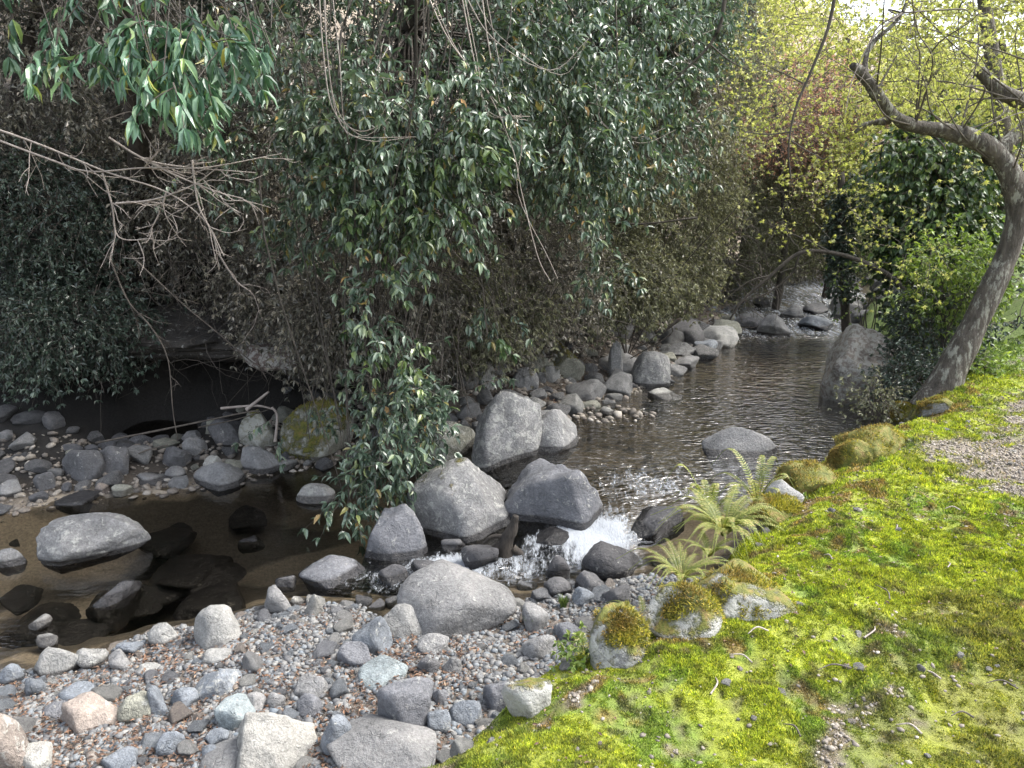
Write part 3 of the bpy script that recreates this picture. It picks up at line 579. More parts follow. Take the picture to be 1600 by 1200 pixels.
P2, z2 = sample(260000, (-.3, 6.2, 1.5, 8.3), lambda x, y, z, a, b, c, W: (a > .05) & (bank_colour(x, y)[1] > rng.uniform(-.03, .8, len(x))) & (z < .3), near=5); print('path', len(P2))
me = pebbles('path_gravel', P2, z2, .003+.009*rng.random(len(P2))**2.2, M['gravel'])
tag(link('gravel', me, M['gravel_dull']), 'fine brown gravel of the bare path along the bank', 'gravel', kind='stuff')
P3, z3 = sample(16000, (-6, 4, 5.4, 12), lambda x, y, z, a, b, c, W: (b > -.15) & (b < 1.1) | ((np.hypot((x-.95)/.5, (y-7.55)/.32) < 1)))
me = pebbles('rubble', P3, np.maximum(z3, np.where(np.hypot((P3[:, 0]-.95)/.5, (P3[:, 1]-7.55)/.32) < 1, -.6, -9)), .012+.04*rng.random(len(P3))**2, M['gravel'])
tag(link('shore_rubble', me, M['gravel_dull']), 'small broken stone along the far shore', 'rubble', kind='stuff')

# ------------------------------------------------------------------ leaves, twigs, tubes
T_BIG = (np.array([(0, 0, 0), (.28, -.42, .10), (.30, 0, 0), (.28, .42, .10), (.65, -.36, .02), (.66, 0, -.08), (.65, .36, .02), (1, 0, -.26)]),
         [np.array([(0, 2, 1), (0, 3, 2), (4, 5, 7), (5, 6, 7)]), np.array([(1, 2, 5, 4), (2, 3, 6, 5)])])
T_SMALL = (np.array([(0, 0, 0), (.5, -.5, .10), (1, 0, -.10), (.5, .5, .10)]), [np.array([(0, 2, 1), (0, 3, 2)])])
T_STAR = (np.array([(0, 0, 0), (.3, -.2, 0), (.75, -.75, -.06), (.55, -.18, 0), (1, 0, -.08), (.55, .18, 0), (.75, .75, -.06), (.3, .2, 0)]),
          [np.array([(0, 3, 1), (1, 3, 2), (0, 5, 3), (3, 5, 4), (0, 7, 5), (7, 6, 5)])])
def leaves(pos, ax, L, wr, tmpl, mat, up=.8, parent=None, name='crown', keep=None):
    V, Fs = tmpl; N = len(pos); K = len(V)
    ax = unit(ax); nr = unit(np.array([0, 0, 1.])*up+rng.normal(0, .5, (N, 3))); sd_ = unit(np.cross(nr, ax)); nr = np.cross(ax, sd_)
    L = np.broadcast_to(L, (N,))[:, None, None]
    P = pos[:, None]+L*(V[None, :, 0, None]*ax[:, None]+wr*V[None, :, 1, None]*sd_[:, None]+V[None, :, 2, None]*nr[:, None])
    off = (np.arange(N)*K)[:, None, None]
    me = mesh_np(name, P.reshape(-1, 3), [(f[None]+off).reshape(-1, f.shape[1]) for f in Fs], smooth=False)
    return link(name, me, mat, parent)
def tubes(P, R_, sides=4, caps=False):
    """P (N,K,3) polylines, R_ (N,K) radii -> verts, quads"""
    P = np.asarray(P, float); R_ = np.asarray(R_, float); N, K, _ = P.shape
    T = unit(np.gradient(P, axis=1)); ref = np.where(np.abs(T[..., 2:3]) > .9, np.array([1., 0, 0]), np.array([0, 0, 1.]))
    A = unit(np.cross(T, ref)); B = np.cross(T, A)
    th = np.arange(sides)/sides*2*math.pi
    V = P[:, :, None]+R_[:, :, None, None]*(A[:, :, None]*np.cos(th)[None, None, :, None]+B[:, :, None]*np.sin(th)[None, None, :, None])
    i = np.arange(N*K*sides).reshape(N, K, sides); j = np.roll(i, -1, 2)
    return V.reshape(-1, 3), np.stack([i[:, :-1], j[:, :-1], j[:, 1:], i[:, 1:]], -1).reshape(-1, 4)
def spline(pts, n=24):
    p = np.asarray(pts, float); p = np.vstack([2*p[0]-p[1], p, 2*p[-1]-p[-2]]); out = []
    seg = len(p)-3; t = np.linspace(0, seg-1e-6, n)
    for s in t:
        i = int(s); u = s-i; a, b, c, d = p[i:i+4]
        out.append(.5*((2*b)+(-a+c)*u+(2*a-5*b+4*c-d)*u*u+(-a+3*b-3*c+d)*u**3))
    return np.array(out)
def limb(name, pts, r, mat, parent=None, n=None, sides=9, knob=.12):
    n = n or max(12, 6*len(pts)); q = spline([list(p)+[s] for p, s in zip(pts, r)], n)
    V, Fq = tubes(q[None, :, :3], np.maximum(q[None, :, 3], .001), sides)
    rr = np.repeat(np.maximum(q[:, 3], .001), sides)
    c = np.repeat(q[:, :3], sides, 0); k = 1+knob*fbm(V[:, 0]*5/max(r[0]*8, .3), V[:, 1]*5/max(r[0]*8, .3), V[:, 2]*4/max(r[0]*8, .3), 5, 4)*2
    V = c+(V-c)*k[:, None]
    cap = np.arange(sides)[None]+(n-1)*sides
    fs = [Fq]; V = np.vstack([V, q[-1, :3][None]])
    tri = np.array([[(n-1)*sides+s, (n-1)*sides+(s+1) % sides, n*sides] for s in range(sides)])
    me = mesh_np(name, V, [Fq, tri]); return link(name, me, mat, parent)
def polytubes(name, lines, mat, parent=None, sides=4):
    """lines: list of (pts, r0, r1), each smoothed"""
    Vs, Fs, off = [], [], 0
    for pts, r0, r1 in lines:
        q = spline(pts, max(6, 4*len(pts))); rr = np.linspace(r0, r1, len(q))
        V, Fq = tubes(q[None], rr[None], sides); Vs.append(V); Fs.append(Fq+off); off += len(V)
    return link(name, mesh_np(name, np.vstack(Vs), [np.vstack(Fs)]), mat, parent)
def sprays(blobs, L=.5, K=4, per=3, droop=.5, out=.6, jit=.5, shell=.5, lean=(0, 0, 0)):
    """blobs: (cx,cy,cz,rx,ry,rz,n). Twigs that grow in the blobs and the leaf roots along them"""
    S, O = [], []
    for b in blobs:
        n = int(b[6]); u = unit(rng.normal(size=(n, 3))); r = rng.random(n)**(1/3.)*(1-shell)+shell*rng.uniform(.65, 1, n)
        # uneven outline and holes
        c = np.array(b[:3]); R3 = np.array(b[3:6]); p = c+u*r[:, None]*R3*(1+.25*fbm(u[:, 0]*2+c[0], u[:, 1]*2, u[:, 2]*2, 77)[:, None])
        keep = fbm(p[:, 0]*1.6, p[:, 1]*1.6, p[:, 2]*1.6, 83, 3) > rng.uniform(-.35, .12, n)
        S.append(p[keep]); O.append(u[keep])
    S = np.vstack(S); O = np.vstack(O); N = len(S)
    d = unit(O*out+rng.normal(0, jit, (N, 3))+np.array(lean)+np.array([0, 0, -droop*.3]))
    P = [S]; Ds = [d]; LL = L*rng.uniform(.6, 1.3, (N, 1))
    for k in range(K):
        d = unit(d+np.array([0, 0, -droop*.35])+rng.normal(0, .12, (N, 3))); P.append(P[-1]+d*LL/K); Ds.append(d)
    P = np.stack(P, 1); Ds = np.stack(Ds, 1)
    lp, la = [], []
    for k in range(1, K+1):
        m = per if k < K else per+2
        for q in range(m):
            sidev = unit(rng.normal(size=(N, 3))); t = rng.random((N, 1))*(.0 if k == K else .8)
            lp.append(P[:, k]-(P[:, k]-P[:, k-1])*t); la.append(Ds[:, k]*.55+sidev*.75+np.array([0, 0, -droop*.6]))
    return P, np.vstack(lp), np.vstack(la)
def plant(name, label, cat, base, blobs, leafmat, tmpl=T_SMALL, leaf=(.04, .06), wr=.45, L=.5, K=4, per=3, droop=.5, out=.6, shell=.5, trunk=None, tr=(.1, .05), barkm='bark', limbs=True, twr=.003, group=None, up=.8, stems='stem', lean=(0, 0, 0), twig='twig', crown='crown'):
    e = bpy.data.objects.new(name, None); C.objects.link(e); e.empty_display_size = .1; e.location = tuple(float(c) for c in base)
    tag(e, label, cat, group)
    P, lp, la = sprays(blobs, L, K, per, droop, out, .5, shell, lean)
    b0 = np.array(base, float)
    Ls = rng.uniform(leaf[0], leaf[1], len(lp))
    leaves(lp-b0, la, Ls, wr, tmpl, M[leafmat], up, e, crown)
    V, Fq = tubes(P-b0, np.linspace(twr*1.3, twr*.5, P.shape[1])[None]*np.ones((len(P), 1)), 3)
    link('twigs', mesh_np('twigs', V, [Fq]), M[twig], e)
    if trunk is not None:
        tp = [np.array(p, float)-b0 for p in trunk]; limb('trunk', tp, np.linspace(tr[0], tr[1], len(tp)), M[barkm], e)
        top = tp
    else: top = [np.zeros(3), np.zeros(3)+np.array([0, 0, .1])]
    if limbs:
        ln = []
        for b in blobs:
            c = np.array(b[:3])-b0
            for q in range(5):
                t = c+np.array(b[3:6])*rng.uniform(-.7, .7, 3); a = top[min(len(top)-1, 1+int(rng.integers(0, max(1, len(top)-1))))]
                mid = (a+t)/2+rng.normal(0, .12, 3)*np.linalg.norm(t-a)+np.array([0, 0, .10*np.linalg.norm(t-a)])
                ln.append(([a, a*.6+mid*.4+rng.normal(0, .03, 3), mid, t], max(.006, tr[1]*.22) if trunk is not None else .009, .003))
        polytubes('branches' if trunk is not None else 'stems', ln, M[barkm], e, 5)
    return e
def gz_at(x, y): return float(terrain([x], [y])[0])
def B(px, py, Y, wpx, hpx, dy, n):                      # a clump of foliage at that distance, sized by how large it looks
    c = D(px, py, Y); s = Y/.97/F
    return (c[0], c[1], c[2], wpx*s, dy, hpx*s, n)

# ------------------------------------------------------------------ the evergreen whose leaf curtain hangs over the stream
bx, by = -1.2, 8.6
plant('evergreen_tree', 'glossy broad-leaved evergreen whose leaf curtain hangs to the boulders in the stream', 'tree', (bx, by, gz_at(bx, by)),
      [B(640, 60, 6.0, 240, 130, .8, 560), B(880, 60, 6.6, 190, 120, .7, 360), B(660, 180, 5.6, 150, 90, .6, 320), B(560, 170, 5.9, 110, 110, .6, 200), B(690, 300, 5.5, 90, 60, .5, 90), B(590, 280, 5.6, 90, 70, .5, 120), B(880, 180, 6.3, 150, 90, .6, 230), B(910, 280, 6.3, 60, 70, .4, 80),
       B(620, 380, 5.5, 80, 40, .4, 34), B(590, 480, 5.4, 40, 70, .3, 22), B(610, 600, 5.5, 45, 50, .25, 34), B(620, 655, 5.55, 55, 45, .25, 80), B(500, 665, 6.3, 80, 35, .3, 60), B(600, 725, 5.45, 40, 42, .2, 46), B(545, 775, 5.3, 25, 18, .12, 14), B(700, 620, 5.9, 60, 30, .25, 44), B(780, 490, 6.2, 30, 30, .2, 10), B(950, 420, 6.8, 40, 25, .2, 14), B(480, 330, 6.3, 60, 60, .3, 50), B(420, 180, 6.8, 110, 90, .4, 130), B(1000, 180, 7.4, 90, 120, .5, 170), B(1010, 40, 7.6, 90, 70, .5, 130), B(330, 260, 7.2, 70, 50, .3, 30)],
      'leaf_mid', T_BIG, (.04, .095), .44, .30, 4, 4, .55, .8, .4, up=1.3, trunk=[(bx, by, gz_at(bx, by)), (-1.1, 8.0, 1.6), (-.9, 7.3, 3.0), (-.6, 6.4, 4.0)], tr=(.2, .07), twr=.0028)
# broad drooping leaves of the upper left
bx, by = -4.2, 8.9
plant('broadleaf_tree', 'tree at the upper left with long pale green drooping leaves', 'tree', (bx, by, gz_at(bx, by)),
      [B(270, 120, 4.4, 70, 25, .2, 15), B(200, 60, 4.5, 90, 25, .2, 13), B(360, 50, 4.6, 80, 25, .25, 18), B(110, 90, 4.5, 45, 25, .2, 8), B(300, 60, 4.7, 120, 30, .3, 16), B(410, 75, 4.8, 50, 25, .2, 10), B(60, 20, 5.2, 100, 40, .4, 14), B(460, 20, 5.2, 60, 40, .3, 14), B(280, 10, 4.9, 200, 30, .3, 30), B(420, 60, 4.5, 60, 30, .2, 14), B(300, 130, 4.35, 35, 22, .15, 10), B(170, 40, 4.6, 110, 22, .2, 16), B(380, 80, 4.4, 70, 24, .2, 14)],
      'leaf_big', T_BIG, (.09, .145), .30, .22, 3, 4, 1.0, .5, .3, trunk=[(bx, by, gz_at(bx, by)), (-3.6, 7.8, 2.3), (-2.8, 6.0, 3.3), (-2.0, 4.9, 3.45)], tr=(.15, .03), twr=.004)

# ------------------------------------------------------------------ undergrowth shrubs up the far bank
shr = [
    (1300, 375, 17.5, 110, 45, 1.2, 1500, 'leaf_olive', 'low olive bushes closing the view above the rapids'),
    (1200, 420, 17.0, 60, 30, .8, 700, 'leaf_dull', 'grey bush at the top left of the rapids'),
    (1010, 20, 9.0, 120, 90, .7, 1000, 'leaf_mid', 'blue-green leafy shrub high between the curtain and the upstream gap'),
    #  px, py, Y, w, h, dy, n, material, label
    (60, 120, 8.6, 190, 190, 1.0, 1500, 'leaf_dull', 'grey-brown small-leaved thicket behind the long drooping leaves'),
    (580, 490, 6.9, 110, 80, .45, 1000, 'leaf_dull', 'matted twiggy shrub arching to the water left of the leaf tip'),
    (745, 470, 7.5, 110, 50, .45, 900, 'leaf_olive', 'low matted shrub arching over the rocks right of the leaf tip'),
    (300, 180, 8.8, 190, 180, 1.0, 1500, 'leaf_dull', 'dull thicket between the two overhanging trees'),
    (60, 330, 8.0, 100, 90, .7, 700, 'leaf_dark', 'blue-black evergreen shrub at the left edge'),
    (90, 510, 7.7, 130, 60, .6, 1100, 'leaf_dark', 'dark green mat of leaves drooping over the rock ledge'),
    (330, 350, 8.7, 150, 110, .8, 800, 'leaf_dull', 'sparse brown thicket above the rock ledge'),
    (470, 260, 8.3, 120, 160, .8, 1200, 'leaf_dull', 'brown small-leaved shrub left of the leaf curtain'),
    (480, 450, 8.0, 110, 100, .7, 1000, 'leaf_dull', 'twiggy grey shrub low behind the leaf curtain'),
    (640, 460, 7.8, 130, 90, .7, 1300, 'leaf_dull', 'dense twiggy shrub behind the hanging leaf tip'),
    (780, 420, 8.2, 140, 120, .8, 1700, 'leaf_dull', 'dull green shrub in the middle of the far bank'),
    (760, 180, 9.2, 200, 190, 1.0, 1600, 'leaf_dark', 'dark shrub mass seen through the leaf curtain'),
    (900, 300, 9.3, 130, 150, .9, 1700, 'leaf_olive', 'olive green shrub right of the leaf curtain'),
    (960, 120, 9.6, 140, 130, .9, 1500, 'leaf_dull', 'greyish leafy shrub high at the right of the curtain'),
    (930, 432, 9.0, 110, 48, .6, 1200, 'leaf_olive', 'arching olive shrub above the left bank of the upper pool'),
    (1040, 290, 11.0, 110, 140, .9, 1700, 'leaf_olive', 'tall feathery olive shrub leaning toward the rapids'),
    (1030, 425, 10.9, 80, 36, .6, 1000, 'leaf_olive', 'low feathery shrub overhanging the upper pool'),
    (1060, 120, 12.0, 130, 140, 1.0, 1500, 'leaf_olive', 'grey-green tree crown above the feathery shrub'),
    (1150, 360, 14.5, 80, 90, 1.0, 1100, 'leaf_olive', 'grey twiggy shrub left of the rapids'),
    (200, 20, 10.5, 260, 120, 1.2, 1500, 'leaf_dark', 'dark leafy mass high at the upper left'),
    (560, 10, 9.6, 240, 120, 1.0, 1500, 'leaf_dark', 'dark leafy mass high above the leaf curtain'),
]
for (px, py, Y, w, h, dy, n, mt, lab) in shr:
    b = B(px, py, Y, w, h, dy, n); gx_, gy_ = b[0], b[1]+.5
    plant('shrub', lab, 'shrub', (gx_, gy_, gz_at(gx_, gy_)), [b[:6]+(int(b[6]*1.5),)], mt, T_SMALL, (.028, .068), .42, .42, 5, 4, .5, .5, .3, twr=.0022, group='shrubs on the far bank')

# tangles of bare brown twigs on the far bank
def tangle(px, py, Y, w, h, n, label, mat='twig', r=.004, L=.9, droop=.5):
    c = D(px, py, Y); s = Y/.97/F; N = n
    S = c+rng.uniform(-1, 1, (N, 3))*np.array([w*s, .5, h*s]); d = unit(rng.normal(0, .8, (N, 3))+np.array([.2, -.3, -droop])); P = [S]; LL = L*rng.uniform(.4, 1.2, (N, 1))
    for k in range(7):
        d = unit(d+rng.normal(0, .28, (N, 3))+np.array([0, 0, -.06])); P.append(P[-1]+d*LL/7)
    P = np.stack(P, 1); V, Fq = tubes(P, np.linspace(r*1.3, r*.4, 8)[None]*rng.uniform(.4, 1.3, (N, 1)), 3)
    return tag(link('twig_tangle', mesh_np('twig_tangle', V, [Fq]), M[mat]), label, 'twigs', kind='stuff')
tangle(590, 470, 6.7, 170, 100, 420, 'weave of fine grey twigs behind the hanging leaf tip', r=.0025, L=.8)
tangle(760, 430, 7.3, 170, 90, 380, 'weave of fine grey twigs right of the leaf curtain', r=.0025, L=.8)
tangle(330, 430, 7.9, 220, 130, 320, 'tangle of thin brown twigs over the rock ledge')

tangle(1120, 420, 12.5, 90, 90, 260, 'tangle of grey twigs beside the rapids', r=.006)
tangle(1220, 330, 18, 110, 120, 600, 'haze of bare twigs upstream', 'twig_pale', r=.006, L=1.6)



# dark trunks in the left wood
for k, (px, Y, r, lab) in enumerate([(265, 9.6, .16, 'thick dark trunk behind the long drooping leaves'), (58, 9.0, .10, 'brownish trunk near the left edge'), (380, 10.0, .12, 'dark trunk left of the leaf curtain'), (150, 10.6, .13, 'dark trunk between the other left trunks'), (1160, 16, .10, 'thin dark trunk rising beside the rapids')]):
    b = D(px, 400, Y); g = gz_at(b[0], b[1]); t = D(px+20, -200, Y-.4)
    e = bpy.data.objects.new('tree', None); C.objects.link(e); e.location = (b[0], b[1], g); tag(e, lab, 'tree')
    limb('trunk', [(0, 0, -.2), (.05, 0, (t[2]-g)*.4), (t[0]-b[0], -.2, t[2]-g), (t[0]-b[0]+.1, -.5, t[2]-g+1.6)], [r, r*.85, r*.7, r*.4], M['bark'], e)
    Pq, lp, la = sprays([(t[0]-b[0], -.6, t[2]-g+1.3, 2.0, 1.9, .9, 900)], .6, 4, 3, .5); leaves(lp, la, rng.uniform(.09, .15, len(lp)), .5, T_SMALL, M['leaf_dark'], .8, e, 'crown')

# pale bare branches reaching in at the left
def twiggery(pts, Y, r0, r1, kids=9, kl=.35, sidepx=1):
    base = [D(p[0], p[1], Y+(p[2] if len(p) > 2 else 0)) for p in pts]; out = [(base, r0, r1)]
    q = spline(base, 40)
    for k in range(kids):
        i = int(rng.integers(6, 38)); d = unit(q[min(i+1, 39)]-q[i-1]); d = unit(d+rng.normal(0, .55, 3)+np.array([.1, 0, -.1])); L = kl*rng.uniform(.4, 1.2)
        p = [q[i]]
        for s in range(4): d = unit(d+rng.normal(0, .22, 3)); p.append(p[-1]+d*L/4)
        out.append((p, r1*1.1, r1*.5))
        for s in range(2):
            j = int(rng.integers(1, 4)); d2 = unit(d+rng.normal(0, .7, 3)); out.append(([p[j], p[j]+d2*L*.25, p[j]+d2*L*.45+rng.normal(0, .02, 3)], r1*.8, r1*.4))
    return out
ln = []
for pts in [[(-40, 190), (60, 225), (170, 270), (260, 300), (320, 345), (350, 400)], [(-40, 205), (80, 250), (140, 268), (230, 262), (320, 262), (440, 240)], [(160, 270), (175, 320), (185, 370), (230, 375)], [(230, 250), (270, 272), (340, 300), (380, 310)], [(300, 250), (310, 320), (330, 360), (345, 400)], [(170, 215), (230, 250), (300, 262), (400, 270)], [(260, 300), (250, 330), (230, 370)], [(180, 318), (240, 312), (300, 290), (340, 262)]]:
    ln += twiggery(pts, 4.9, .0075, .0032, 6, .3)
e = polytubes('bare_branch', ln, M['twig_pale'], None, 4); tag(e, 'pale leafless branch forking in from the left edge', 'branch')
ln = twiggery([(170, 400), (200, 470), (235, 510), (262, 560), (270, 640), (278, 690)], 6.6, .009, .004, 5, .3); tag(polytubes('hanging_branch', ln, M['twig'], None, 4), 'thin crooked branch hanging in front of the dark ledge', 'branch')
ln = twiggery([(205, 400), (280, 470), (340, 520), (400, 570), (450, 600)], 7.0, .009, .004, 6, .35); tag(polytubes('slanting_branch', ln, M['twig'], None, 4), 'thin branch slanting down over the ledge to the right', 'branch')
ln = twiggery([(340, 395), (370, 440), (395, 460), (410, 500)], 7.0, .009, .004, 4, .3); tag(polytubes('hanging_branch', ln, M['twig_pale'], None, 4), 'short pale branch hanging left of the brown shrub', 'branch')

# vines
for pts, Y, lab in [([(497, -40), (505, 80), (520, 170), (560, 205), (600, 190), (612, 165)], 5.0, 'pale vine looping under the leaves at the left of the curtain'),
                    ([(505, -40), (512, 90), (530, 190), (575, 220), (640, 215)], 5.05, 'pale vine hanging beside the looping one'),
                    ([(655, -40), (700, 60), (760, 140), (800, 230), (815, 300), (840, 400), (860, 440)], 5.2, 'long pale vine slanting down through the curtain'),
                    ([(715, -40), (740, 90), (760, 170), (800, 185), (815, 178)], 5.25, 'vine curling up at its end in the curtain'),
                    ([(750, -30), (765, 80), (785, 170), (815, 184)], 5.4, 'short vine left of the olive shrub'),
                    ([(720, -20), (770, 60), (860, 110), (920, 60)], 5.5, 'vine sagging across the top of the curtain'),
                    ([(930, 130), (940, 190), (990, 215), (1040, 200)], 6.2, 'vine sagging at the right of the curtain'),
                    ([(600, 130), (592, 120), (595, 80), (600, 60)], 5.2, 'short kinked vine in the upper curtain')]:
    p = [D(a, b, Y) for a, b in pts]; tag(polytubes('vine', [(p, .0045, .0025), ([x+np.array([.02, .02, 0])+rng.normal(0, .03, 3) for x in p], .003, .0018)], M['twig_pale'], None, 5), lab, 'vine')

plant('evergreen_tree', 'high dark evergreen above the view, its unseen crown added to shade the left bank', 'tree', (-6.2, 9.5, gz_at(-6.2, 9.5)), [(-4.6, 7.0, 5.6, 2.8, 1.9, .8, 1500), (-2.6, 6.6, 5.6, 1.6, 1.2, .6, 500), (-7, 6, 5.2, 2, 2, .8, 800)], 'leaf_dark', T_SMALL, (.10, .17), .5, .6, 4, 4, .3, trunk=[(-6.2, 9.5, gz_at(-6.2, 9.5)), (-6.0, 8.6, 3.0), (-5.2, 7.6, 5.4)], tr=(.2, .08))  # out-of-view crown added to block light and darken the left side

for k in range(16):
    a = D(rng.uniform(250, 1000), rng.uniform(120, 420), rng.uniform(7.2, 8.2)); dr = np.array([rng.uniform(-.5, .9), rng.uniform(-.6, -.1), rng.uniform(-.9, .1)]); L = rng.uniform(.6, 1.3)
    p = [a, a+dr*L*.35+np.array([0, 0, .10]), a+dr*L*.7+np.array([0, 0, .06]), a+dr*L+np.array([0, 0, -.12])]; e = polytubes('branch', [(p, .011, .004), ([p[1], p[1]+rng.normal(0, .15, 3), p[1]+rng.normal(0, .3, 3)+dr*.2], .006, .002), ([p[2], p[2]+rng.normal(0, .12, 3), p[2]+rng.normal(0, .2, 3)+dr*.2], .005, .002)], M['bark' if k % 2 else 'twig_pale'], None, 5)
    tag(e, 'bare crooked branch in the thicket of the far bank', 'branch', 'bare branches in the far thicket')
cvb = (-.75, 6.9, gz_at(-.75, 6.9))
plant('creeper', 'bright green creeper strands hanging in the middle of the leaf curtain', 'creeper', cvb, [B(590, 415, 5.35, 45, 25, .12, 22), B(640, 320, 5.25, 70, 40, .15, 26), B(570, 530, 5.3, 25, 30, .1, 9), B(640, 560, 5.35, 18, 40, .1, 9), B(540, 300, 5.4, 40, 40, .1, 14), B(700, 230, 5.2, 60, 50, .15, 22), B(770, 520, 5.9, 16, 12, .08, 5)], 'leaf_ivy', T_BIG, (.05, .09), .5, .2, 3, 4, .7, up=1.4, trunk=[cvb, (-.7, 6.5, 1.0), (-.7, 6.0, 2.4), (-.6, 5.6, 3.6)], tr=(.02, .01), twr=.002)

# rock ledge with its hollow
v, f = rock_shape(301, 6, 9, 10, .20); v = v*np.array([2.3, 1.25, .34])
me = mesh_np('rock_ledge', v, [f]); fattr(me, 'wet', np.zeros(len(v))); o = link('rock_ledge', me, M['rock'], loc=(-3.95, 8.75, .10)); o.color = (.055, .05, .045, 1); o['mossy'] = .05; o['lichen'] = .1
tag(o, 'long dark overhanging ledge above the far shore of the lower pool', 'rock ledge')
v, f = rock_shape(302, 5, 9, 14, .13); v = v*np.array([.55, .5, .22]); me = mesh_np('rock_ledge', v, [f]); fattr(me, 'wet', np.zeros(len(v))); o = link('rock_ledge', me, M['rock'], loc=(-2.25, 7.75, .02)); o.color = (.12, .09, .08, 1); o['mossy'] = 0.; o['lichen'] = .5
tag(o, 'short reddish overhanging ledge above the broken sticks', 'rock ledge')

# sticks and driftwood
for pts, Y, r, lab in [([(150, 692), (270, 668), (380, 645), (405, 642)], 7.0, .011, 'long straight pole lying from the heap up to the sticks'),
                       ([(310, 668), (370, 655), (420, 640)], 7.05, .007, 'thinner pole beside the long straight one'),
                       ([(385, 640), (420, 612)], 7.0, .02, 'short broken stick pointing up right'), ([(430, 690), (433, 650), (425, 636)], 6.9, .016, 'forked upright stick against the mossy boulder'),
                       ([(345, 638), (400, 634), (430, 640)], 7.1, .014, 'grey stick across the back of the sticks'), ([(195, 722), (225, 705), (262, 695)], 6.7, .010, 'short stick on the heap of stones'),
                       ([(155, 753), (200, 758), (240, 761)], 6.3, .007, 'thin pale reed at the far waterline')]:
    p = [D(a, b, Y) for a, b in pts]; tag(limb('stick', p, np.linspace(r, r*.6, len(p)), M['twig_pale'] if r > .0125 else M['twig'], None, sides=6), lab, 'stick')
b = hit(785, 868); st = bpy.data.objects.new('driftwood', None); C.objects.link(st); st.location = tuple(b); tag(st, 'black wet stump of driftwood jammed in the cascade', 'driftwood')
def P_(px, py): return D(px, py, b[1])-b
limb('stump', [P_(790, 885), P_(790, 850), P_(800, 825), P_(806, 806)], [.085, .055, .035, .022], M['wood_dark'], st, knob=.3)
limb('root', [P_(788, 850), P_(768, 862), P_(750, 880)], [.035, .028, .02], M['wood_dark'], st, knob=.3); limb('root', [P_(795, 840), P_(770, 838), P_(756, 850)], [.02, .016, .01], M['wood_dark'], st, knob=.3)
limb('root', [P_(800, 855), P_(812, 865), P_(826, 880)], [.03, .026, .018], M['wood_dark'], st, knob=.3)

# ------------------------------------------------------------------ the leaning maple on the right
Ym = 6.4; mb = D(1478, 612, Ym); mb[2] = gz_at(mb[0], mb[1])-.02
e = bpy.data.objects.new('maple_tree', None); C.objects.link(e); e.location = tuple(mb); tag(e, 'leaning maple with a lichened trunk that bends back over the pool', 'tree')
def Q(px, py, dY=0): return D(px, py, Ym+dY)-mb
limb('trunk', [Q(1462, 640), Q(1478, 600), Q(1505, 540), (Q(1540, 470)), Q(1572, 400), Q(1592, 335), Q(1580, 275), Q(1548, 232), Q(1500, 208)], [.20, .145, .108, .095, .088, .084, .080, .072, .064], M['bark_maple'], e, n=90, sides=18, knob=.16)
limb('limb', [Q(1520, 218), Q(1480, 205), Q(1430, 197), Q(1395, 180, -.1), Q(1368, 145, -.2), Q(1345, 112, -.25), Q(1332, 102, -.3)], [.064, .058, .052, .048, .045, .040, .028], M['bark_maple'], e, n=46, sides=12, knob=.2)
limb('limb', [Q(1405, 188), Q(1375, 190), Q(1350, 196), Q(1336, 207)], [.035, .026, .02, .014], M['bark_maple'], e, sides=8)
limb('limb', [Q(1545, 250, .2), Q(1600, 200, .3), Q(1680, 120, .3)], [.07, .06, .04], M['bark_maple'], e, sides=9)
limb('limb', [Q(1370, 150, -.2), Q(1352, 110, -.1), Q(1362, 70), Q(1410, 20), Q(1430, -60)], [.03, .022, .018, .014, .01], M['bark_maple'], e, sides=7)
limb('limb', [Q(1660, 190, .1), Q(1600, 160, .1), Q(1560, 140, .1), Q(1530, 110, .15)], [.075, .065, .055, .045], M['bark_maple'], e, sides=10)
ln = []
for k in range(28):
    s = [Q(1500, 208), Q(1430, 197), Q(1368, 145), Q(1580, 275), Q(1410, 20), Q(1600, 160), Q(1680, 120)][k % 7]
    t = Q(rng.uniform(1250, 1650), rng.uniform(-120, 230), rng.uniform(-1.3, 1.0)); ln.append(([s, s*.6+t*.4+rng.normal(0, .07, 3), s*.3+t*.7+rng.normal(0, .07, 3), t], .008, .002))
polytubes('branches', ln, M['twig'], e, 5)
mp = lambda *a: tuple(np.array(B(*a)[:3])-mb)+B(*a)[3:]
Pq, lp, la = sprays([mp(1450, 50, 6.9, 190, 110, 1.2, 520), mp(1300, 90, 6.4, 130, 90, .9, 260), mp(1560, 110, 6.6, 100, 110, 1.0, 280), mp(1250, 225, 6.6, 50, 40, .5, 22), mp(1300, 320, 7.6, 90, 70, .4, 110), mp(1260, 200, 9.5, 90, 60, .6, 120), mp(1420, 390, 6.6, 60, 50, .3, 50), mp(1200, 120, 8.5, 70, 80, .6, 110)], .35, 3, 3, .25)
leaves(lp, la, rng.uniform(.022, .045, len(lp)), .75, T_STAR, M['leaf_fresh'], .8, e, 'crown')
V, Fq = tubes(Pq, np.linspace(.003, .001, Pq.shape[1])[None]*np.ones((len(Pq), 1)), 3); link('twigs', mesh_np('twigs', V, [Fq]), M['twig'], e)

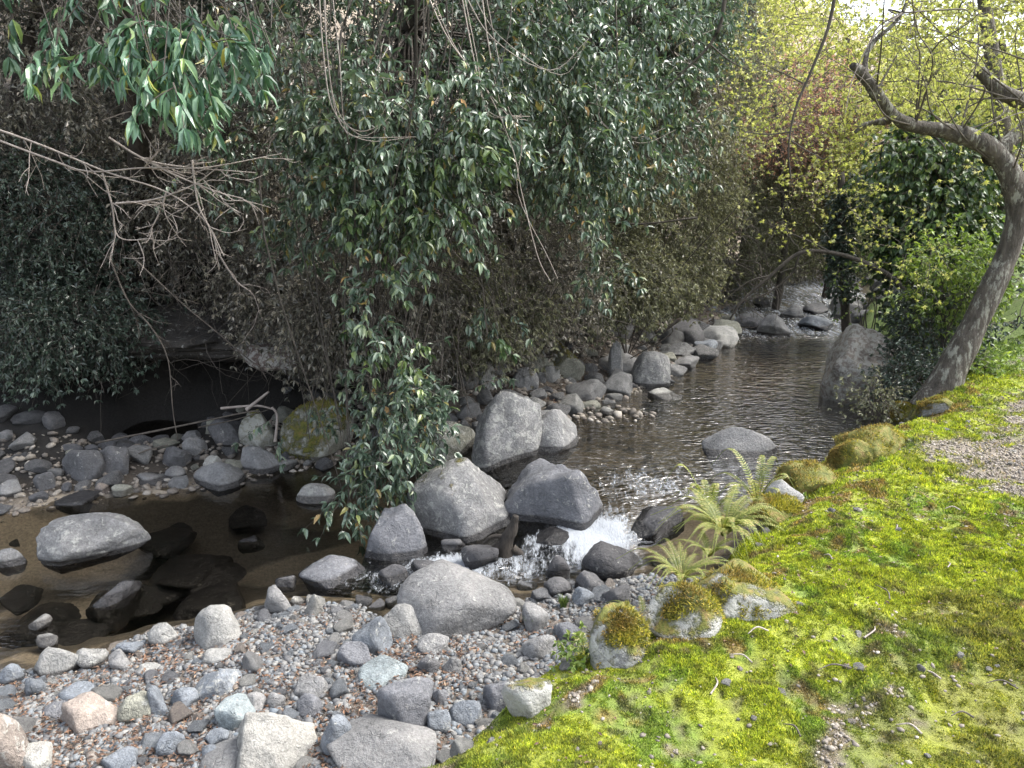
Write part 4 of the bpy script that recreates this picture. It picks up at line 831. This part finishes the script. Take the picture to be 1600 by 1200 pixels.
# other trees around the right and upstream
def tree_px(label, px, Y, blobs, mat, tmpl=T_SMALL, leaf=(.05, .08), r=.12, name='tree', topy=-50, gpy=None, **k):
    b = D(px, 400, Y); g = gz_at(b[0], b[1]); t = D(px, topy, Y)
    return plant(name, label, 'tree', (b[0], b[1], g), blobs, mat, tmpl, leaf, k.pop('wr', .5), k.pop('L', .6), 4, 3, .3, trunk=[(b[0], b[1], g-.2), (b[0]+.1, b[1], g+(t[2]-g)*.4), (t[0]-.1, t[1], t[2])], tr=(r, r*.5), **k)
tree_px('grey trunk standing behind the maple with thin yellow-green leaves', 1545, 8.8, [B(1540, 60, 8.8, 130, 110, 1.0, 420), B(1500, 250, 9, 110, 70, .8, 160)], 'leaf_fresh', T_STAR, (.04, .06), .12, wr=.8, barkm='bark_maple', twig='twig')
tree_px('yellow-green tree upstream beyond the rapids', 1330, 19, [B(1330, 130, 19, 100, 60, 2.2, 700), B(1230, 60, 18, 110, 70, 1.8, 420)], 'leaf_fresh', T_SMALL, (.08, .14), .18, twr=.006, topy=60)
tree_px('red-budded tree upstream left of the rapids', 1215, 14, [B(1225, 180, 14, 100, 60, 1.2, 1100), B(1290, 190, 14.5, 70, 45, 1.0, 500)], 'leaf_red', T_SMALL, (.04, .07), .08, twr=.005, topy=120)
tree_px('tall fresh green tree left of the upstream gap', 1180, 24, [B(1150, 40, 24, 90, 60, 2.5, 700)], 'leaf_fresh', T_SMALL, (.10, .16), .2, twr=.008, topy=20)
tree_px('yellow-green tree on the slope behind the ivy', 1470, 13, [B(1500, 150, 13, 120, 70, 1.6, 800), B(1400, 230, 12.5, 80, 70, 1.0, 500)], 'leaf_fresh', T_SMALL, (.06, .10), .14, twr=.005, topy=80)
tree_px('pale green low tree by the right bank of the rapids', 1290, 15, [B(1270, 290, 15, 90, 50, 1.1, 800), B(1235, 350, 15.5, 60, 40, .8, 300)], 'leaf_olive', T_SMALL, (.06, .09), .08, twr=.004, topy=260)
tree_px('thin reddish tree in the haze of the far slope', 1250, 27, [B(1240, 300, 27, 120, 80, 2.5, 1200)], 'leaf_red', T_SMALL, (.10, .16), .14, twr=.010, topy=200)
tree_px('bushy yellow-green tree far behind the right slope', 1570, 18, [B(1570, 60, 18, 150, 120, 2.0, 1500)], 'leaf_fresh', T_SMALL, (.08, .13), .15, twr=.006, topy=60)
tree_px('grey twiggy tree above the left rapids', 1120, 17, [B(1110, 210, 17, 90, 130, 1.8, 1300)], 'leaf_olive', T_SMALL, (.07, .10), .14, twr=.009, topy=80)

# ivy-clad tree, shrubs of the right bank
bx_ = D(1440, 500, 8.6)
plant('ivy_tree', 'tree smothered in dark ivy between the huge boulder and the maple', 'tree', (bx_[0], bx_[1], gz_at(bx_[0], bx_[1])),
      [B(1440, 300, 8.6, 70, 90, .5, 900), B(1430, 420, 8.5, 45, 80, .45, 550), B(1390, 250, 8.6, 40, 50, .4, 220), B(1500, 280, 8.9, 50, 60, .4, 350), B(1490, 400, 8.6, 60, 80, .4, 500)], 'leaf_ivy', T_BIG, (.05, .09), .75, .25, 3, 3, .8, trunk=[(bx_[0], bx_[1], 0), D(1430, 380, 8.7), D(1420, 200, 8.8)], tr=(.16, .10))
bx_ = D(1315, 560, 9.4)
plant('ivy_stump', 'narrow ivy-covered stem above the huge boulder', 'tree', (bx_[0]+.1, bx_[1], gz_at(bx_[0]+.1, bx_[1])), [B(1316, 350, 9.4, 15, 70, .12, 230), B(1318, 440, 9.3, 14, 50, .12, 150)], 'leaf_dark', T_SMALL, (.04, .06), .7, .12, 3, 3, .6, trunk=[(bx_[0]+.1, bx_[1], -.6), D(1318, 420, 9.4), D(1314, 270, 9.4)], tr=(.06, .04), limbs=False)
for (px, py, Y, w, h, dy, n, mt, lf, lab, t) in [(1490, 430, 7.2, 60, 60, .4, 420, 'leaf_green', (.04, .065), 'bright green shrub against the maple trunk', T_BIG), (1448, 515, 7.5, 40, 60, .35, 420, 'leaf_dark', (.03, .05), 'dark fine-leaved shrub growing over the huge boulder', T_SMALL),
      (1435, 590, 6.9, 50, 25, .3, 360, 'leaf_dark', (.03, .045), 'low dark shrub at the foot of the maple', T_SMALL), (1525, 570, 6.9, 25, 22, .15, 90, 'leaf_green', (.04, .06), 'small round-leaved bright plant at the right of the maple foot', T_BIG),
      (1365, 450, 8.4, 50, 45, .35, 150, 'leaf_green', (.03, .05), 'sparse spring-green shrub above the huge boulder', T_SMALL), (1590, 500, 8.3, 50, 60, .5, 600, 'leaf_dark', (.04, .06), 'dark hedge-like shrub at the right edge', T_SMALL), (1370, 620, 6.4, 30, 18, .12, 80, 'leaf_olive', (.025, .04), 'small olive sprig hanging over the water below the huge boulder', T_SMALL), (1560, 330, 9.5, 60, 120, .7, 900, 'leaf_dull', (.04, .07), 'dull shrub behind the bend of the maple', T_SMALL), (1470, 510, 7.8, 60, 60, .4, 600, 'leaf_dark', (.04, .07), 'dark shrub left of the maple foot', T_SMALL), (1430, 530, 8.9, 45, 40, .3, 240, 'leaf_olive', (.03, .05), 'olive shrub behind the huge boulder', T_SMALL)]:
    b = B(px, py, Y, w, h, dy, n); plant('shrub', lab, 'shrub', (b[0], b[1], gz_at(b[0], b[1])), [b], mt, t, lf, .55, .22, 3, 3, .4, twr=.0022, group='shrubs of the right bank', limbs=True)

# arching branches over the pool
for lines, lab in [([([(1425, 470), (1395, 435), (1350, 410), (1300, 395), (1250, 395), (1205, 430), (1160, 470), (1140, 500)], 8.2, .035, .010), ([(1300, 395), (1260, 375), (1200, 350)], 8.2, .012, .004), ([(1250, 395), (1235, 430), (1195, 460), (1150, 470)], 8.2, .012, .004), ([(1205, 430), (1170, 440), (1130, 470)], 8.2, .010, .004)], 'dark branch arching from the right bank low over the pool'),
                   ([([(1310, -40), (1295, 40), (1268, 110), (1243, 170), (1232, 230), (1236, 280)], 5.6, .013, .005), ([(1255, 130), (1225, 115), (1170, 90)], 5.6, .006, .002), ([(1236, 220), (1260, 235), (1285, 248)], 5.6, .006, .003), ([(1240, 205), (1200, 210), (1160, 205)], 5.6, .006, .003)], 'dark branch hanging from the top before the upstream trees'),
                   ([([(1135, -20), (1125, 40), (1105, 75), (1075, 105), (1040, 140)], 6.4, .018, .006), ([(1110, 70), (1140, 95), (1170, 110)], 6.4, .008, .003)], 'dark branch slanting down left of the upstream gap'),
                   ([([(1060, 500), (1020, 530), (990, 545)], 9.0, .02, .01), ([(1030, 500), (1050, 520), (985, 560)], 9.0, .012, .006)], 'short dead branch on the rocks of the left bank'),
                   ([([(1090, 340), (1000, 350), (930, 345), (860, 352)], 7.6, .012, .006)], 'thin dark branch running level through the olive shrub')]:
    tag(polytubes('branch', [([D(a, b, Y) for a, b in pts], r0, r1) for pts, Y, r0, r1 in lines], M['bark'], None, 6), lab, 'branch')

# ------------------------------------------------------------------ ferns
def frond(pts, width, mat, parent, pinn=26, name='frond'):
    q = spline(pts, pinn*2); T = unit(np.gradient(q, axis=0)); upv = np.array([0, 0, 1.]); sv = unit(np.cross(T, upv)+1e-4); nv = np.cross(sv, T)
    V, Fs = [], []
    t = np.linspace(0, 1, pinn*2); w = width*np.clip(np.sin(np.clip(t*1.05+.12, 0, 1)**.8*math.pi), .04, 1)
    for i in range(2, pinn*2, 1):
        for s in (-1, 1):
            a = q[i]; d = sv[i]*s+T[i]*.35-nv[i]*.1; L = w[i]*random.uniform(.85, 1.1); hw = T[i]*np.linalg.norm(q[1]-q[0])*.24
            k = len(V); V += [a-hw, a+d*L*.55-hw*1.0+nv[i]*L*.10, a+d*L, a+d*L*.5+hw*1.0+nv[i]*L*.06, a+hw*.7]; Fs.append((k, k+1, k+3, k+4)); Fs.append((k+1, k+2, k+3, k+3))
    quads = np.array([f for f in Fs if f[2] != f[3]]); tris = np.array([f[:3] for f in Fs if f[2] == f[3]])
    V2, F2 = tubes(q[None], np.linspace(.003, .001, len(q))[None], 4); off = len(V)
    me = mesh_np(name, np.vstack([np.array(V), V2]), [quads, F2+off, tris], smooth=False); return link(name, me, mat, parent)
def fern(px, py, label, n, L, width, up=.6, spread=1.0, pinn=26, base=None, aim=None, mat='fern'):
    b = hit(px, py) if base is None else np.array(base); e = bpy.data.objects.new('fern', None); C.objects.link(e); e.location = tuple(b); tag(e, label, 'fern')
    for k in range(n):
        a = 2*math.pi*k/n+random.uniform(-.3, .3) if aim is None else math.radians(aim[k % len(aim)]+random.uniform(-12, 12)); l = L*random.uniform(.7, 1.15); u = up*random.uniform(.6, 1.3); o = np.array([math.cos(a), math.sin(a), 0])*spread
        p = [np.array([0, 0, -.02]), o*l*.25+np.array([0, 0, l*u*.5]), o*l*.6+np.array([0, 0, l*u*.75]), o*l*.95+np.array([0, 0, l*u*.45-(.1*l)])]
        frond(p, width, M[mat], e, pinn)
    return e
fern(0, 0, 'big yellow-green fern clump arching at the bank edge', 58, .36, .034, .46, base=(1.10, 3.70, -.12), pinn=22)
fern(0, 0, 'upright feathery fern behind the big clump', 8, .33, .034, 1.2, .85, base=(1.10, 4.0, -.20), pinn=20)
fern(0, 0, 'pale feathery fern beside the grey angular block', 9, .32, .034, .9, 1., base=(1.42, 4.15, -.14), pinn=20)
fern(0, 0, 'fern hanging from the bank edge below the big clump', 22, .30, .024, .4, base=(.80, 3.30, -.16))
fern(0, 0, 'low fern at the foot of the bank by the channel stones', 12, .26, .022, .5, base=(.60, 3.1, -.32))
fern(0, 0, 'drooping fern over the edge between the two larger clumps', 14, .26, .022, .45, base=(.98, 3.50, -.14))
fern(0, 0, 'small bright fern in front of the tall lichened rock', 8, .15, .026, .9, .8, base=(.30, 2.75, -.28), pinn=14)
fern(0, 0, 'tiny fern rooted in the moss edge', 6, .09, .02, .8, .8, base=(.17, 2.42, -.16), pinn=12)
# grass tufts
def tuft(base, n, h, label, mat='fern', w=.004):
    N = n; a = rng.uniform(0, 6.28, N); o = np.stack([np.cos(a), np.sin(a), np.zeros(N)], 1)*rng.uniform(.1, .5, (N, 1)); hh = h*rng.uniform(.5, 1.1, (N, 1)); s0 = o*h*.35; P = np.stack([s0, s0+o*hh*.3+np.array([0, 0, .55])*hh, s0+o*hh*.9+np.array([0, 0, .9])*hh], 1)
    V, Fq = tubes(P, np.array([w, w*.7, w*.1])[None]*np.ones((N, 1)), 3); return tag(link('grass_tuft', mesh_np('grass_tuft', V, [Fq]), M[mat], loc=base), label, 'grass')
for px, py, n, h, lab, mt in [(830, 985, 130, .10, 'short green grass tuft between the smooth boulder and the egg-shaped stone', 'leaf_green'), (1205, 830, 60, .07, 'thin grass tuft by the low orange-moss rock', 'fern'), (880, 950, 90, .08, 'green grass tuft right of the egg-shaped stone', 'leaf_green'), (1240, 745, 70, .08, 'grass tuft on the wide brown moss hump', 'leaf_green')]:
    tuft(hit(px, py), n, h, lab, mt)
# small weeds in the moss edge
for px, py, lab in [(900, 1035, 'leafy weed at the moss edge left of the tall rock'), (945, 1010, 'leafy weed against the tall lichened rock'), (1265, 780, 'small leafy weed in the moss by the grey block')]:
    b = hit(px, py); plant('weed', lab, 'plant', b, [(b[0], b[1], b[2]+.05, .07, .06, .05, 26)], 'leaf_green', T_BIG, (.018, .032), .6, .05, 2, 3, .2, limbs=False, twr=.001)

# ------------------------------------------------------------------ moss, litter
def blades(name, P, z, cols, h, w, mat, label, cat, zoff=0):
    N = len(P); a = rng.uniform(0, 6.28, N); s = np.stack([np.cos(a), np.sin(a), np.zeros(N)], 1); ln_ = unit(np.stack([rng.normal(0, .6, N), rng.normal(0, .6, N), np.ones(N)], 1))
    b = np.stack([P[:, 0], P[:, 1], z+zoff], 1); V = np.stack([b-s*w[:, None], b+s*w[:, None], b+ln_*h[:, None]+s*w[:, None]*.3], 1).reshape(-1, 3)
    me = mesh_np(name, V, [np.arange(N*3).reshape(-1, 3)], smooth=False); cattr(me, 'col', np.repeat(cols, 3, 0)); return tag(link(name, me, mat), label, cat, kind='stuff')
Pm, zm = sample(3000000, (-.8, 6.4, 1.5, 8.3), lambda x, y, z, a, b, c, W: (a > -.12) & (z < .5), near=3.3)
Pm2, zm2 = sample(1300000, (-.8, 3.2, 1.5, 3.6), lambda x, y, z, a, b, c, W: (a > -.12) & (z < .5)); Pm = np.vstack([Pm, Pm2]); zm = np.concatenate([zm, zm2])
cm, pm = bank_colour(Pm[:, 0], Pm[:, 1]); gap = sm(.05, .35, fbm(Pm[:, 0]*13, Pm[:, 1]*13, 0, 111, 3))*.85; kp = rng.random(len(Pm)) > np.maximum(pm*.95, gap); Pm, zm, cm = Pm[kp], zm[kp], cm[kp]
dist = np.hypot(Pm[:, 0], Pm[:, 1]); sc = np.clip(dist/2.4, .7, 2.2)
hn = np.clip(1+1.3*fbm(Pm[:, 0]*7, Pm[:, 1]*7, 0, 91, 3), .5, 2)
cm = cm*(1+.6*fbm(Pm[:, 0]*22, Pm[:, 1]*22, 0, 95, 2))[:, None]
print('moss blades', len(Pm))
blades('moss', Pm, zm-.002, cm*1.1, .0078*sc*hn*rng.uniform(.4, 1.6, len(Pm)), .0030*sc*rng.uniform(.6, 1.4, len(Pm)), M['moss'], 'bright yellow-green moss carpet covering the bank', 'moss')
def flakes(name, P, z, L, mat, label, cat, parent=None):
    N = len(P); a = rng.uniform(0, 6.28, N); ax = unit(np.stack([np.cos(a), np.sin(a), rng.normal(0, .22, N)], 1))
    o = leaves(np.stack([P[:, 0], P[:, 1], z], 1), ax, L, .4, T_SMALL, mat, 1.6, None, name); return tag(o, label, cat, kind='stuff')
Pl, zl = sample(52000, (-4, 1.6, 1.8, 4.8), lambda x, y, z, a, b, c, W: (c > .08) & (a < -.05) & (fbm(x*1.8, y*1.8, 0, 101, 3)+.35*np.exp(-((x+1.4)**2+(y-2.9)**2)/.6) > rng.uniform(-.3, .35, len(x))))
flakes('leaf_litter', Pl, zl+.010+.012*rng.random(len(Pl)), rng.uniform(.014, .034, len(Pl)), M['litter'], 'red-brown dead leaves caught between the stones of the bar', 'leaf litter')
Pl, zl = sample(30000, (0, 6.4, 1.6, 8), lambda x, y, z, a, b, c, W: (a > .05) & (z < .5) & (fbm(x*1.5, y*1.5, 0, 105, 3) > rng.uniform(-.2, .9, len(x))))
flakes('leaf_litter', Pl, zl+.008, rng.uniform(.010, .026, len(Pl)), M['litter'], 'brown leaf scraps scattered on the moss bank', 'leaf litter')
Pl, zl = sample(26000, (-7, 5, 6.0, 14), lambda x, y, z, a, b, c, W: (b > .1) & (b < 5) & ((x > -1.6) | (b > 3.2)))
flakes('leaf_litter', Pl, zl+.01, rng.uniform(.03, .07, len(Pl)), M['litter'], 'dead leaves covering the far bank', 'leaf litter')
# moss and lichen cushions growing on the edge rocks
for o in [o for o in C.objects if o.get('category') == 'rock' and o.get('mossy', 0) > .38]:
    me0 = o.data; nv = len(me0.vertices); co = np.empty(nv*3, np.float32); me0.vertices.foreach_get('co', co); co = co.reshape(-1, 3)
    nn = np.empty(nv*3, np.float32); me0.vertex_normals.foreach_get('vector', nn); nn = nn.reshape(-1, 3)
    k = rng.integers(0, nv, 15000); k = k[(nn[k, 2] > .15) & (fbm(co[k, 0]*9, co[k, 1]*9, co[k, 2]*9, 7, 3) > .25-o['mossy']*.5)]
    p = co[k]+rng.normal(0, .008, (len(k), 3))*(1-np.abs(nn[k])*.7)
    c3 = np.array([.26, .24, .04])*(1+.5*fbm(p[:, 0]*14, p[:, 1]*14, 0, 3, 2))[:, None]; kk = sm(-.1, .2, fbm(p[:, 0]*6, p[:, 1]*6, p[:, 2]*6, 9, 3))[:, None]; c3 = c3*(1-kk)+np.array([.20, .15, .045])*kk
    N = len(p); a = rng.uniform(0, 6.28, N); s_ = np.stack([np.cos(a), np.sin(a), np.zeros(N)], 1)*.003; tp = unit(nn[k]+rng.normal(0, .5, (N, 3)))*rng.uniform(.008, .022, (N, 1))
    V = np.stack([p-s_, p+s_, p+tp], 1).reshape(-1, 3); me1 = mesh_np('moss_cushion', V, [np.arange(N*3).reshape(-1, 3)], smooth=False); cattr(me1, 'col', np.repeat(c3, 3, 0)); link('moss_cushion', me1, M['moss'], o)
# twigs fallen on the moss
for k in range(16):
    px, py = [(1250, 1160), (1470, 1065), (1175, 1040), (1330, 1050), (1400, 830), (1300, 880), (1560, 960), (1480, 890), (1350, 1000), (1520, 1130), (1440, 1150), (1200, 990), (1390, 940), (1500, 800), (1110, 1090), (1590, 1080)][k]
    b = hit(px, py); a = rng.uniform(0, 3.14); L = rng.uniform(.04, .13)
    tag(limb('twig', [b+np.array([0, 0, .008]), b+np.array([math.cos(a)*L*.5, math.sin(a)*L*.5, .014+rng.uniform(0, .01)]), b+np.array([math.cos(a+.3)*L, math.sin(a+.3)*L, .008])], [.0035, .003, .0015], M['twig_pale' if k % 3 else 'twig'], None, sides=5), 'short fallen twig lying on the moss', 'twig', 'fallen twigs on the moss')
tot = sum(len(o.data.polygons) for o in C.objects if o.type == 'MESH'); print('faces', tot, 'objects', len(C.objects))
